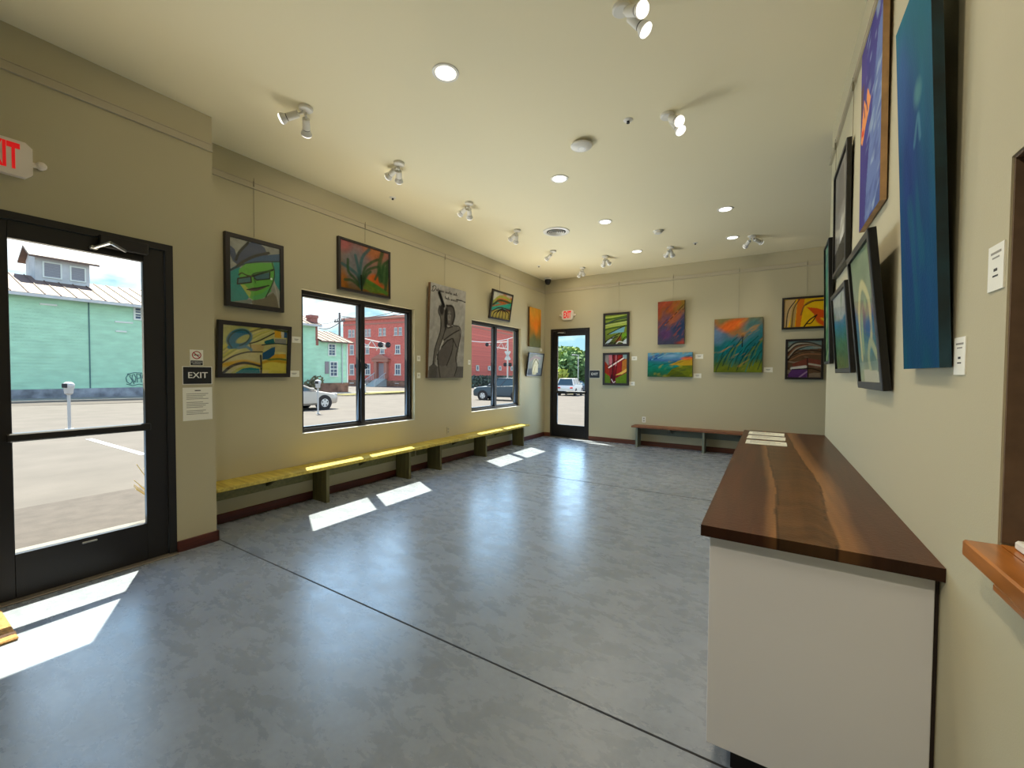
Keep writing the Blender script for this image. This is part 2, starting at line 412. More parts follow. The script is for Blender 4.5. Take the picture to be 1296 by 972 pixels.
def edge(pts):
    P = sorted([(p.y, p.x) for p in (on(860+x/6.48, 520+y/6.48, 2, CZ) for x, y in pts)])
    return [p[0] for p in P], [p[1] for p in P]
e1, e2 = edge(b1), edge(b2)
nx, ny = 90, 300
X, Y = np.meshgrid(np.linspace(CX0, CX1, nx), np.linspace(CY0, CY1, ny))
B1 = np.interp(Y, *e1) + .006*(vnoise(Y*9, Y*0+3, 5)-.5); B2 = np.interp(Y, *e2) + .008*(vnoise(Y*8, Y*0+9, 6)-.5)
gr = vnoise(X*60+2*vnoise(Y*2, X*5, 2), Y*3.2, 3)*.6 + vnoise(X*150, Y*6, 4)*.4
big = vnoise(X*8, Y*1.6, 8)
wal = nlin((92,54,34))[None,None]*(.62+.5*gr[...,None])*(.75+.5*big[...,None])
fig = vnoise(Y*22+vnoise(X*14, Y*3, 12)*3, X*5, 9)
cen = nlin((104,72,42))[None,None]*(.5+.4*gr[...,None]+.5*fig[...,None])
sap = nlin((172,122,74))[None,None]*(.7+.5*gr[...,None])
C = wal.copy()
cm = (X > B1) & (X < B2); C[cm] = cen[cm]
d1_ = (B1-X); s1_ = np.clip(1-d1_/.045, 0, 1)*(d1_ > 0); d2_ = (X-B2); s2_ = np.clip(1-d2_/.085, 0, 1)*(d2_ > 0)
k_ = np.maximum(s1_**.8, s2_**.7)[..., None]*.8; C = C*(1-k_) + sap*k_
dk = (np.abs(X-B1) < .005)|(np.abs(X-B2) < .004); C[dk] *= .45
vs = [(x-CX0, y-CY0, .04) for x, y in zip(X.ravel(), Y.ravel())]
fs = [(j*nx+i, j*nx+i+1, (j+1)*nx+i+1, (j+1)*nx+i) for j in range(ny-1) for i in range(nx-1)]
cols = list(C.reshape(-1, 3))
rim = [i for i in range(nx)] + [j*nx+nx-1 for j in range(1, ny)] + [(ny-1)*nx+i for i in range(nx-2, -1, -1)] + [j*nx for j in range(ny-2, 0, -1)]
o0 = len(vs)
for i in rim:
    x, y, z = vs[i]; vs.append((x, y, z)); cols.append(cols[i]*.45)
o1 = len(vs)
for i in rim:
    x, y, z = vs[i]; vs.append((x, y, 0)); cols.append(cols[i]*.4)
n = len(rim)
for k in range(n): fs.append((o0+k, o1+k, o1+(k+1) % n, o0+(k+1) % n))
fs.append(tuple(o1+k for k in range(n-1, -1, -1)))
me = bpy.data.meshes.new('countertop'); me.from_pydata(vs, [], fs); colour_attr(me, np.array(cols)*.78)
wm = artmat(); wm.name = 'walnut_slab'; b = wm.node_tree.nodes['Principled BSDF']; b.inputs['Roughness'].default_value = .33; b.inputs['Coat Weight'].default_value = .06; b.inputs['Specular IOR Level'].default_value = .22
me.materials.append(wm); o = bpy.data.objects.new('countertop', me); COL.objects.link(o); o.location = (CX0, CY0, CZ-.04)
tag(o, 'dark walnut plank countertop with pale live edge streaks, on the white counter', 'countertop')
r = thing('counter_cabinet', 'white laminate counter base with dark toe kick under the walnut top', 'cabinet', ((CX0+XR)/2, 1.69, 0))
def L3(x, y, z): return (x-(CX0+XR)/2, y-1.69, z)
m = MB(); m.box(*L3(-.16, 1.71, .115), *L3(.43, YE-.02, CZ-.041)); m.build('carcass', M['cab'], r)
m = MB(); m.bbox(*L3(-.178, 1.69, .115), *L3(.428, 1.71, CZ-.041), .002); m.build('end_panel', M['cab'], r)
m = MB(); m.box(*L3(.429, 1.70, .0), *L3(XR-.001, YE-.02, CZ-.041)); q = m.build('filler_strip', M['filler'], r); q['label'] = 'dark brown filler strip'
m = MB(); m.box(*L3(-.10, 1.76, 0), *L3(.428, YE-.06, .115)); m.build('toe_kick', M['dark'], r)
for i in range(5):
    y0 = 1.712+i*.602
    m = MB(); m.bbox(*L3(-.178, y0, .118), *L3(-.161, y0+.598, CZ-.045), .002); dd = m.build('door', M['cabedge'], r)
    m = MB(); m.tube(L3(-.2, y0+.54, .70), L3(-.2, y0+.54, .84), .005); m.tube(L3(-.2, y0+.54, .71), L3(-.178, y0+.54, .71), .004); m.tube(L3(-.2, y0+.54, .83), L3(-.178, y0+.54, .83), .004)
    m.build('handle', M['steel'], dd)
rows = [('leaflet sheet at the far end of the walnut counter, last of three', 4.50), ('leaflet sheet between two others at the far end of the walnut counter', 4.21), ('leaflet sheet nearest the viewer at the far end of the walnut counter', 3.90)]
for lab, y in rows:
    r = thing('leaflet', 'cream ' + lab, 'leaflet', (-.015, y, CZ+.0005), random.uniform(-.05, .03), group='leaflets on the counter')
    m = MB(); m.box(-.14, -.105, 0, .14, .105, .004); m.build('sheet', M['paper'], r)
    m = MB()
    for q in range(5): m.box(-.11, .06-q*.028, .004, .03+.07*((q*37) % 3)/2, .066-q*.028, .0044)
    m.build('lettering', M['inkl'], r)

# ------------------------------------------------------------------ benches
def gusset(m, ax, x, y, z, flip=1): pass
def bench(name, label, rz, loc, L, legs, gus, mt, ml, ma, dep=.31, h=.424, over=0.):
    """x along the wall, y into the wall (wall plane at y = 0, front at y = -dep)"""
    r = thing(name, label, 'bench', loc, rz, group='low plank benches')
    m = MB(); m.bbox(0, -dep, h-.038, L, -.003, h, .003); m.build('seat', M[mt], r)
    m = MB(); m.bbox(.02, -.03, h-.19, L-.02, -.018, h-.039, .002); m.build('apron', M[ma], r)
    for x in legs:
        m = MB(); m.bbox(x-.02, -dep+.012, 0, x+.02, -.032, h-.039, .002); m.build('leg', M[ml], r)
    for x in gus:
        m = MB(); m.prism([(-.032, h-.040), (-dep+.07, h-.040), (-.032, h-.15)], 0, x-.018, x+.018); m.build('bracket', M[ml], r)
    return r
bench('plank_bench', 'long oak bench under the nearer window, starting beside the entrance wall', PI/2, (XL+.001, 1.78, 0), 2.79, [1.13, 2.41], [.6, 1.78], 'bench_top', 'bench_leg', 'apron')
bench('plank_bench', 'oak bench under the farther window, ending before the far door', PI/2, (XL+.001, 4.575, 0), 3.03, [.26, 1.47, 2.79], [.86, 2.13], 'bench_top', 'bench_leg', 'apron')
bench('plank_bench', 'reddish bench with grey legs along the far end wall', 0, (-2.40, YF-.001, 0), 2.75, [.11, 1.36, 2.62], [.72, 1.98], 'bench2_top', 'bench2_leg', 'bench2_leg', h=.435)
# door mat
r = thing('door_mat', 'tan coir door mat with a dark stripe inside the entrance door', 'mat', (-3.79, .03, .001), 0)
m = MB(); m.bbox(-.27, -.46, 0, .27, .46, .018, .006); m.build('pile', M['mat'], r)
m = MB(); m.box(.175, -.46, .018, .215, .46, .0195); m.build('stripe', M['matstripe'], r)
# ------------------------------------------------------------------ painting on canvas
class Paint:
    """a painted surface: colours on a fine grid; q = corners (tl, tr, br, bl) of the canvas in sketch units"""
    def __init__(s, w, h, q=None, res=110):
        s.w, s.h = w, h; mx = max(w, h)
        s.nx = max(24, int(res*w/mx)); s.ny = max(24, int(res*h/mx))
        u = np.linspace(0, 1, s.nx); v = np.linspace(0, 1, s.ny)
        s.U, s.V = np.meshgrid(u, v); s.X = s.U*w/mx; s.Y = s.V*h/mx; s.mx = mx
        s.C = np.zeros((s.ny, s.nx, 3)); s.Hm = None
        if q:
            A = []; bb = []
            for (x, y), (a, b) in zip(q, [(0,1),(1,1),(1,0),(0,0)]):
                A.append([x,y,1,0,0,0,-a*x,-a*y]); bb.append(a); A.append([0,0,0,x,y,1,-b*x,-b*y]); bb.append(b)
            hh = np.linalg.solve(np.array(A, float), np.array(bb, float)); s.Hm = np.append(hh, 1).reshape(3,3)
    def T(s, pts):
        out = []
        for x, y in pts:
            if s.Hm is not None:
                p = s.Hm @ np.array([x, y, 1.]); x, y = p[0]/p[2], p[1]/p[2]
            out.append((x*s.w/s.mx, y*s.h/s.mx))
        return np.array(out)
    def mixin(s, mask, c):
        s.C = s.C*(1-mask[...,None]) + np.asarray(c)*mask[...,None]
    def fill(s, c): s.C[:] = nlin(c)
    def vgrad(s, stops, wob=.0, seed=1, ang=0.):
        t = s.V*math.cos(ang) + s.U*math.sin(ang) + wob*(vnoise(s.U*5, s.V*4, seed)-.5)
        ks = [k for k, _ in stops]; cs = np.array([nlin(c) for _, c in stops])
        for i in range(3): s.C[..., i] = np.interp(t, ks, cs[:, i])
    def poly(s, pts, c, a=1.):
        P = s.T(pts); ins = np.zeros(s.X.shape, bool); n = len(P)
        for i in range(n):
            x0, y0 = P[i]; x1, y1 = P[(i+1) % n]
            if abs(y1-y0) < 1e-9: continue
            cc = ((s.Y < y0) != (s.Y < y1)) & (s.X < (x1-x0)*(s.Y-y0)/(y1-y0)+x0); ins ^= cc
        s.mixin(ins*a, nlin(c))
    def dist(s, P):
        D = np.full(s.X.shape, 9.)
        for (x0, y0), (x1, y1) in zip(P[:-1], P[1:]):
            dx, dy = x1-x0, y1-y0; t = np.clip(((s.X-x0)*dx+(s.Y-y0)*dy)/(dx*dx+dy*dy+1e-12), 0, 1)
            D = np.minimum(D, np.hypot(s.X-x0-t*dx, s.Y-y0-t*dy))
        return D
    def stroke(s, pts, wd, c, a=1., soft=.5, curve=True):
        P = s.T(pts)
        if curve and len(P) > 2:
            Q = []
            E = np.vstack([2*P[0]-P[1], P, 2*P[-1]-P[-2]])
            for i in range(len(P)-1):
                p0, p1, p2, p3 = E[i:i+4]
                for t in np.linspace(0, 1, 6, endpoint=False):
                    Q.append(.5*((2*p1)+(p2-p0)*t+(2*p0-5*p1+4*p2-p3)*t*t+(3*p1-p0-3*p2+p3)*t**3))
            P = np.vstack([Q, P[-1:]])
        D = s.dist(P); s.mixin(np.clip((wd/2+wd*soft-D)/(wd*soft+1e-6), 0, 1)*a, nlin(c))
    def ell(s, c0, rx, ry, c, a=1., soft=.15, rot=0.):
        cx, cy = s.T([c0])[0]; dx = s.X-cx; dy = s.Y-cy
        x = dx*math.cos(rot)+dy*math.sin(rot); y = -dx*math.sin(rot)+dy*math.cos(rot)
        d = np.hypot(x/rx, y/ry); s.mixin(np.clip((1-d)/soft+.5, 0, 1)*a, nlin(c))
    def grain(s, amt, fx, fy, ang=0., seed=3):
        x = s.X*math.cos(ang)+s.Y*math.sin(ang); y = -s.X*math.sin(ang)+s.Y*math.cos(ang)
        n = vnoise(x*fx, y*fy, seed)*.6 + vnoise(x*fx*2.3, y*fy*2.3, seed+1)*.4
        s.C *= (1+amt*(n*2-1))[..., None]
    def streak(s, c, amt, fx, fy, ang=0., seed=3, thr=.55):
        x = s.X*math.cos(ang)+s.Y*math.sin(ang); y = -s.X*math.sin(ang)+s.Y*math.cos(ang)
        n = vnoise(x*fx, y*fy, seed)*.6 + vnoise(x*fx*2.3, y*fy*2.3, seed+1)*.4
        s.mixin(np.clip((n-thr)*6, 0, 1)*amt, nlin(c))
    def mesh(s, name, parent, y):
        vs = np.stack([(s.U-.5)*s.w, np.full(s.U.shape, y), s.V*s.h], -1).reshape(-1, 3)
        nx, ny = s.nx, s.ny
        fs = [(j*nx+i, j*nx+i+1, (j+1)*nx+i+1, (j+1)*nx+i) for j in range(ny-1) for i in range(nx-1)]
        me = bpy.data.meshes.new(name); me.from_pydata(vs.tolist(), [], fs)
        colour_attr(me, np.clip(s.C*ART_GAIN, 0, .95).reshape(-1, 3)); me.materials.append(M['art'])
        o = bpy.data.objects.new(name, me); COL.objects.link(o); o.parent = parent; return o

def hang(name, label, pl, tl, tr, br, bl, dep, t):
    """front rectangle of a picture from its corners; t = how far the top leans out"""
    ob = .006+dep
    if t is None:                                  # find the lean at which the side edges come out square
        best = None
        for i in range(46):
            tt = i*.008; aa, bb, cc, dd = wp(pl, *tl, ob+tt), wp(pl, *tr, ob+tt), wp(pl, *br, ob), wp(pl, *bl, ob)
            e_ = (aa[0]-dd[0])**2+(bb[0]-cc[0])**2
            if best is None or e_ < best[0]: best = (e_, tt)
        t = best[1]
    ot = ob+t
    a, b, c, d = wp(pl, *tl, ot), wp(pl, *tr, ot), wp(pl, *br, ob), wp(pl, *bl, ob)
    s0 = (a[0]+d[0])/2; s1 = (b[0]+c[0])/2; zb = (c[1]+d[1])/2; zt = (a[1]+b[1])/2
    h = math.hypot(zt-zb, t); tilt = math.asin(t/h)
    r = thing(name, label, 'picture', ww(pl, (s0+s1)/2, zb, ob), RZ[pl], tilt)
    return r, s1-s0, h
def framed(label, pl, tl, tr, br, bl, dep, t, fw, paint, q=None, mt='frame', glass=False, res=110, mat_w=0.):
    r, w, h = hang('framed_picture', label, pl, tl, tr, br, bl, dep, t)
    hw = w/2; m = MB(); iw = hw-fw; dd = .012
    O = [(-hw,0),(hw,0),(hw,h),(-hw,h)]; I = [(-iw,fw),(iw,fw),(iw,h-fw),(-iw,h-fw)]; b = .003
    O2 = [(-hw+b,b),(hw-b,b),(hw-b,h-b),(-hw+b,h-b)]
    vs = [(x,b,z) for x,z in O] + [(x,0,z) for x,z in O2] + [(x,0,z) for x,z in I] + [(x,dd+.004,z) for x,z in I] + [(x,dep,z) for x,z in O] + [(x,dep,z) for x,z in I]
    fs = []
    for k in range(4):
        n = (k+1) % 4
        fs += [(k,n,4+n,4+k), (4+k,4+n,8+n,8+k), (8+k,8+n,12+n,12+k), (k,16+k,16+n,n), (16+k,20+k,20+n,16+n), (12+k,12+n,20+n,20+k)]
    m.add(vs, fs); m.build('frame', M[mt], r)
    aw, ah = w-2*fw, h-2*fw
    P = Paint(aw, ah, q, res); paint(P)
    o = P.mesh('artwork', r, dd); o.location = (0, 0, fw)
    MB().box(-iw, dd+.003, fw, iw, dd+.006, h-fw).build('backing', M['dark'], r)
    if glass: MB().box(-iw, .006, fw, iw, .0075, h-fw).build('glazing', M['pglass'], r)
    return r
def canvas(label, pl, tl, tr, br, bl, dep, t, paint, q=None, side=(90,80,60), res=110):
    r, w, h = hang('canvas_picture', label, pl, tl, tr, br, bl, dep, t)
    P = Paint(w, h, q, res); paint(P); P.mesh('artwork', r, 0)
    m = MB(); hw = w/2
    O = [(-hw,0),(hw,0),(hw,h),(-hw,h)]; vs = [(x,0,z) for x,z in O] + [(x,dep,z) for x,z in O]
    m.add(vs, [(k,4+k,4+(k+1) % 4,(k+1) % 4) for k in range(4)] + [(4,5,6,7)])
    sm = side if isinstance(side, bpy.types.Material) else mat('canvas_side', side, .7, noise=.2, nscale=14)
    m.build('canvas_edge', sm, r)
    return r

def sub(o, s): return lambda x, y: (x, y)
K = (34,32,30)
# --- window wall, nearest: green face
def p_face(P):
    P.fill((150,150,140)); P.grain(.25, 9, 9, .3, 3)
    P.poly([(190,480),(280,440),(330,600),(360,700),(330,745),(200,745)], (44,140,132))
    P.poly([(540,370),(620,350),(620,640),(580,580),(560,520)], (48,142,136))
    P.poly([(200,745),(380,715),(390,745),(300,760),(200,760)], (118,128,122))
    P.poly([(250,380),(290,300),(345,245),(400,228),(450,245),(485,275),(520,345),(440,345),(340,385),(265,440)], (74,82,104))
    P.poly([(195,265),(240,300),(255,350),(265,430),(225,400),(195,330)], (66,76,100))
    P.poly([(200,470),(265,430),(340,380),(430,345),(520,335),(620,320),(620,385),(560,385),(430,400),(330,415),(280,450),(205,490)], (62,90,122))
    P.stroke([(250,390),(280,320),(350,240)], .025, K); P.stroke([(265,440),(330,390),(420,345),(520,318)], .03, (52,48,44))
    P.stroke([(200,480),(300,430),(420,400),(615,385)], .014, (30,60,60))
    P.poly([(275,470),(330,420),(430,405),(560,398),(568,460),(560,560),(540,640),(480,700),(400,725),(360,700),(320,640),(285,590)], (104,176,70))
    P.poly([(285,590),(330,600),(380,660),(365,700),(330,650)], (168,184,84)); P.poly([(390,690),(470,660),(540,600),(545,640),(480,700),(400,725)], (92,170,96))
    P.poly([(268,545),(375,525),(378,575),(265,592)], (70,116,116)); P.poly([(395,520),(530,480),(530,535),(420,550)], (66,108,112))
    P.stroke([(265,592),(268,545),(375,522),(380,572),(265,592)], .014, K, curve=False); P.stroke([(388,520),(565,455)], .02, K); P.stroke([(395,520),(420,552),(530,535),(532,480)], .012, K, curve=False)
    P.stroke([(275,515),(300,498),(340,515),(380,520)], .014, (70,70,40)); P.stroke([(385,510),(420,490),(540,465)], .012, (60,90,50))
    P.poly([(345,635),(390,615),(440,615),(525,592),(470,625),(420,645),(370,645)], (100,82,72)); P.stroke([(345,635),(400,625),(525,592)], .012, K)
    P.stroke([(400,540),(415,575)], .01, (60,90,50)); P.ell((545,535), .018, .018, (240,244,240))
    P.poly([(385,725),(480,705),(560,650),(590,690),(610,780),(390,760)], (120,112,92)); P.stroke([(568,560),(600,700),(612,775)], .012, (180,176,160)); P.stroke([(550,400),(570,480),(555,570),(500,690)], .012, (40,60,40))
    P.grain(.12, 22, 22, .4, 9)
framed('framed painting of a green face with dark hat and glasses', 'L', (284.2,293.1), (358.8,310.1), (360.6,393.9), (287,388), .045, .0, .042, p_face, [(195,195),(610,280),(618,778),(207,742)], glass=True, res=160)
# --- below it: blue disc landscape
def p_disc(P):
    P.fill((196,190,120)); P.grain(.2, 7, 12, .5, 2)
    P.poly([(185,780),(185,660),(300,560),(520,500),(650,520),(640,640),(650,780)], (190,182,130))
    P.poly([(200,215),(700,190),(800,240),(800,330),(520,420),(420,470),(200,600)], (184,182,108))
    for k in range(7): P.stroke([(200,600-k*22),(330,520-k*28),(600,330-k*18),(760,250-k*10)], .03, [(214,200,120),(150,150,70),(206,196,88),(176,170,110)][k % 4], .8)
    P.ell((395,355), .20, .15, (38,104,132), rot=.5); P.ell((440,360), .12, .05, (170,170,96), rot=.55, soft=.3); P.ell((320,450), .09, .04, (42,112,140), rot=.3)
    P.stroke([(300,470),(260,380),(330,280),(450,250),(520,310),(480,390),(390,450)], .014, (40,70,70))
    P.poly([(815,240),(905,245),(895,340),(815,335)], (214,160,30)); P.poly([(930,240),(975,245),(965,340),(925,335)], (30,80,120)); P.poly([(895,245),(930,245),(925,335),(895,335)], (206,200,170))
    P.poly([(690,380),(800,345),(815,405),(720,420),(690,410)], (10,96,100)); P.poly([(815,350),(960,350),(950,420),(815,405)], (140,140,132))
    P.poly([(530,420),(690,425),(670,500),(540,500)], (186,160,100)); P.poly([(760,430),(960,430),(950,520),(760,510)], (178,170,120))
    P.poly([(660,530),(780,460),(815,450),(805,570),(720,605),(660,610)], (20,78,112)); P.poly([(815,540),(945,540),(940,600),(740,600)], (206,156,36))
    P.poly([(650,660),(760,600),(940,590),(940,780),(640,780)], (204,190,76)); P.stroke([(650,650),(760,620),(940,640)], .03, (190,150,30)); P.stroke([(730,610),(850,600),(940,610)], .02, (90,110,40))
    P.stroke([(190,680),(300,660),(450,640),(620,680)], .05, (200,158,44)); P.stroke([(200,770),(300,690),(450,650),(630,690)], .028, (48,44,36)); P.stroke([(300,780),(400,720),(500,690),(620,720)], .03, (170,170,70))
    P.poly([(330,780),(420,720),(520,705),(620,720),(630,780)], (22,112,112))
    P.stroke([(640,560),(645,680),(640,780)], .02, (50,50,40)); P.stroke([(190,650),(320,570),(480,520),(660,515)], .016, (60,56,46)); P.stroke([(510,415),(620,380),(810,280)], .014, K); P.stroke([(660,430),(820,410),(960,420)], .014, (40,60,60)); P.stroke([(520,420),(530,500)], .012, (90,80,50)); P.stroke([(380,470),(470,455),(530,490)], .03, (90,130,150))
    P.stroke([(680,190),(820,235),(970,260)], .02, (80,90,40)); P.stroke([(520,270),(640,230),(720,200)], .014, (120,110,60)); P.grain(.1, 25, 25, 0, 6)
framed('framed abstract in blue, yellow and teal with a big blue disc', 'L', (277,405.2), (370,413), (367.2,476.4), (274.6,479), .04, .04, .042, p_disc, [(200,185),(975,240),(940,775),(182,775)], glass=True, res=160)
# --- above the nearer window: leaves against orange
def p_leaf(P):
    P.vgrad([(0,(104,76,34)),(.25,(120,92,46)),(.55,(116,98,82)),(1,(138,88,78))], .3)
    P.ell((480,500), .26, .32, (96,100,104), .8, .9); P.ell((700,340), .2, .14, (150,92,54), .9, .9); P.ell((350,260), .14, .12, (142,82,80), .9, .9)
    P.ell((690,690), .13, .1, (172,86,32), .95, .6); P.ell((760,740), .10, .05, (168,78,32), .9, .6, rot=-.5); P.ell((340,700), .08, .16, (140,84,30), .8, .9)
    P.poly([(560,790),(600,690),(780,790),(820,850),(700,850)], (86,106,36)); P.stroke([(600,700),(700,760),(830,850)], .05, (70,104,40)); P.stroke([(580,730),(650,820)], .05, (84,100,40))
    P.ell((800,620), .12, .2, (48,84,44), .9, .5)
    g = (44,70,40)
    for pts, wd in [([(540,790),(530,600),(560,420),(640,320)],.035),([(540,790),(500,640),(420,560),(330,500)],.035),([(540,760),(580,560),(660,480),(740,440)],.03),([(540,770),(600,590),(690,540),(740,530)],.028),([(540,790),(470,680),(400,590),(395,450)],.03),([(540,790),(440,700),(360,690)],.03),([(540,790),(510,560),(480,400)],.035),([(540,790),(600,640),(650,590)],.03),([(760,700),(750,520),(790,360)],.05),([(780,700),(800,520),(860,450)],.03),([(700,680),(740,600),(760,560)],.03),([(820,800),(840,640),(850,480)],.04)]:
        P.stroke(pts, wd, (50,84,84) if wd == .035 else g, .85, .6); 
    P.ell((540,700), .09, .1, (34,50,30), .7, .8); P.stroke([(540,640),(545,830)], .02, (28,36,22)); P.grain(.2, 16, 16, .6, 4)
framed('framed painting of dark green blades on orange above the nearer window', 'L', (428.6,299.6), (495.3,318), (493.8,377.8), (429,365.9), .045, .0, .03, p_leaf, [(315,210),(865,365),(855,890),(308,775)], res=150)
# --- between the windows: charcoal figure
def p_char(P):
    P.fill((158,154,146)); P.grain(.16, 8, 8, .7, 3); P.streak((186,182,174), .5, 5, 14, .9, 8); P.streak((120,116,110), .4, 6, 9, .4, 18, .62)
    P.poly([(137,897),(145,800),(440,800),(435,897)], (96,92,86)); P.ell((180,860), .05, .05, (44,40,38), .9, .6)
    body = (104,98,90)
    P.poly([(270,350),(290,310),(330,300),(352,335),(356,400),(345,450),(325,470),(285,450)], (88,82,76))
    P.poly([(230,300),(262,300),(275,340),(285,470),(260,560),(235,620),(205,720),(195,800),(170,800),(195,650),(235,520),(240,400),(222,350)], body)
    P.poly([(285,480),(345,465),(400,480),(405,560),(385,700),(375,800),(365,895),(220,895),(215,700),(250,640),(270,590),(250,560)], (108,102,94))
    P.poly([(250,640),(300,580),(345,570),(330,700),(290,790),(250,800),(220,780),(225,700)], (92,86,80)); P.poly([(270,570),(340,530),(395,500),(385,560),(330,580)], (116,110,102))
    P.poly([(150,800),(185,770),(215,800),(200,895),(150,895)], (84,80,74)); P.poly([(225,655),(262,575),(268,590),(240,660)], (170,166,158))
    for pts in [[(230,300),(222,350),(240,400),(240,500),(195,650),(180,780)],[(285,470),(260,560),(230,650),(215,740)],[(345,460),(400,480),(405,560),(370,720),(380,800),(360,880)],[(270,580),(340,530),(395,500)],[(300,585),(345,575),(335,680),(295,790)],[(250,640),(300,585)],[(215,700),(225,790),(240,890)],[(285,450),(300,480),(340,470)],[(345,570),(375,640)]]: P.stroke(pts, .010, (48,44,40), .9)
    P.stroke([(228,195),(265,300)], .035, (26,24,22), 1, .3); P.ell((250,330), .035, .06, (40,36,34), .9, .5); P.ell((285,400), .03, .13, (36,33,31), .95, .5); P.stroke([(290,300),(340,310),(356,380),(340,450)], .016, (50,46,42))
    P.ell((312,390), .028, .06, (140,134,126), .8, .6); P.stroke([(299,368),(309,366)], .006, (50,47,44), .9); P.stroke([(318,367),(328,370)], .006, (50,47,44), .9); P.stroke([(305,424),(320,426)], .006, (60,55,52), .8); P.stroke([(313,378),(315,402)], .005, (84,78,72), .8); P.ell((322,420), .012, .05, (112,106,98), .6, .8)
    rs = np.random.RandomState(5)                         # running handwriting along the top
    P.stroke([(178,140),(174,165),(166,178),(180,180),(196,165),(200,146),(186,136),(172,146)], .006, (50,46,42), .95)
    def scrawl(x, y, slope, words):
        for n in words:
            for k in range(n):
                yy = y+(x-165)*slope; hgt = rs.choice([9, 11, 20], p=[.5,.3,.2]); w_ = rs.uniform(9, 13)
                P.stroke([(x,yy+8),(x+w_*.3,yy+8-hgt),(x+w_*.65,yy+9),(x+w_,yy+rs.uniform(3,8))], .0055, (58,54,50), .95); x += w_
            x += 12
    scrawl(203, 158, .27, [6, 5, 3]); scrawl(275, 206, .27, [3, 5])
    P.stroke([(370,252),(410,262),(446,276)], .008, (50,46,44)); P.grain(.14, 30, 30, 0, 7)
canvas('tall charcoal drawing of a seated figure with handwriting, between the windows', 'L', (545.2,356.7), (589,369), (586.7,478.1), (541.6,478.4), .05, .06, p_char, [(158,108),(447,188),(432,895),(137,897)], side=(104,78,52), res=150)
# --- above the farther window
def p_field(P):
    P.fill((150,96,48)); P.vgrad([(0,(156,142,70)),(.33,(150,130,60)),(.36,(96,44,30)),(.45,(40,126,110)),(.62,(46,140,120)),(.66,(150,84,40)),(.85,(172,96,44)),(1,(170,168,150))], .18)
    P.poly([(148,80),(200,95),(180,130),(150,150)], (178,176,160)); P.stroke([(150,165),(190,125),(240,130),(285,160)], .05, (140,140,60)); P.stroke([(150,185),(200,150),(285,175)], .04, (60,66,40)); P.stroke([(150,200),(210,185),(285,195)], .05, (150,92,46)); P.stroke([(140,215),(280,185)], .07, (44,140,118))
    for k in range(6): P.stroke([(150+k*22,285),(160+k*20,245),(215,215)], .022, (44,40,30))
    P.stroke([(140,235),(200,205),(275,225)], .02, (60,40,30)); P.grain(.18, 18, 18, .3, 5)
framed('small framed striped landscape leaning out above the farther window', 'L', (623.8,365.6), (649.7,372.8), (646.2,407.6), (620.2,403), .035, .09, .034, p_field, [(150,80),(285,115),(265,298),(133,275)])
# --- orange gradient canvas
def p_sun(P):
    P.vgrad([(0,(92,92,56)),(.22,(100,98,58)),(.38,(150,108,44)),(.6,(206,120,34)),(.8,(214,140,46)),(1,(206,150,56))], .25); P.grain(.18, 12, 7, .2, 4); P.ell((.55,.55), .12, .2, (224,118,36), .6, .9)
canvas('narrow orange to olive canvas above the pale bird picture', 'L', (670.3,388.8), (684.6,391.2), (684.6,439.3), (670.3,439.1), .04, .0, p_sun, None, side=(92,66,30))
def p_pale(P):
    P.fill((138,142,136)); P.poly([(0,0),(1,0),(1,.35),(0,.3)], (110,116,120)); P.grain(.15, 9, 9, 0, 3)
    P.ell((.5,.42), .2, .36, (196,190,160), 1, .3); P.poly([(.35,.15),(.75,.1),(.68,.5),(.42,.5)], (206,198,168)); P.ell((.56,.68), .09, .09, (210,204,180)); P.stroke([(.3,.2),(.35,.5),(.5,.75),(.72,.55)], .03, (120,116,96)); P.poly([(0,0),(.35,.05),(.3,.3),(0,.25)], (92,98,104)); P.stroke([(.1,.7),(.4,.85),(.8,.8)], .06, (158,140,140)); P.stroke([(.45,.05),(.5,.4)], .02, (170,150,90))
framed('small black framed pale picture below the narrow orange canvas', 'L', (670.4,445.7), (689.0,448), (685.8,476.3), (666.3,475.8), .035, .07, .028, p_pale, None, 'frame_black')

# --- far wall
def p_green(P):
    P.fill((96,120,44)); P.vgrad([(0,(70,80,40)),(.4,(110,128,52)),(1,(120,140,50))], .2)
    for k in range(7): P.stroke([(110,235+k*20),(200,228+k*18),(340,205+k*19)], .035, [(164,180,84),(58,84,34),(120,142,56),(46,66,40),(176,190,110)][k % 5], .9)
    P.stroke([(120,300),(220,260),(335,240)], .03, (56,70,64)); P.poly([(140,400),(200,370),(250,340),(310,330),(300,380),(240,385)], (110,160,176)); P.poly([(120,490),(160,440),(210,420),(170,470),(140,500)], (176,190,196)); P.poly([(215,470),(270,400),(275,460),(240,480)], (128,78,40)); P.poly([(290,470),(340,430),(340,500),(280,500)], (190,204,210)); P.poly([(280,400),(340,380),(340,430),(295,450)], (104,150,40))
    for pts in [[(140,400),(220,360),(310,320)],[(120,470),(200,420),(260,390)],[(200,500),(250,440),(280,390)],[(180,440),(240,420)],[(130,490),(190,480)],[(285,500),(300,440),(340,420)]]: P.stroke(pts, .02, K)
    P.stroke([(230,490),(260,470),(340,495)], .02, (220,224,220)); P.grain(.15, 25, 25, .3, 5)
framed('framed green striped abstract with pale blue leaf, beside the far door', 'F', (763,396), (796.1,395.4), (795.7,437.9), (763.4,438.2), .04, .0, .045, p_green, [(118,212),(330,208),(328,492),(118,495)])
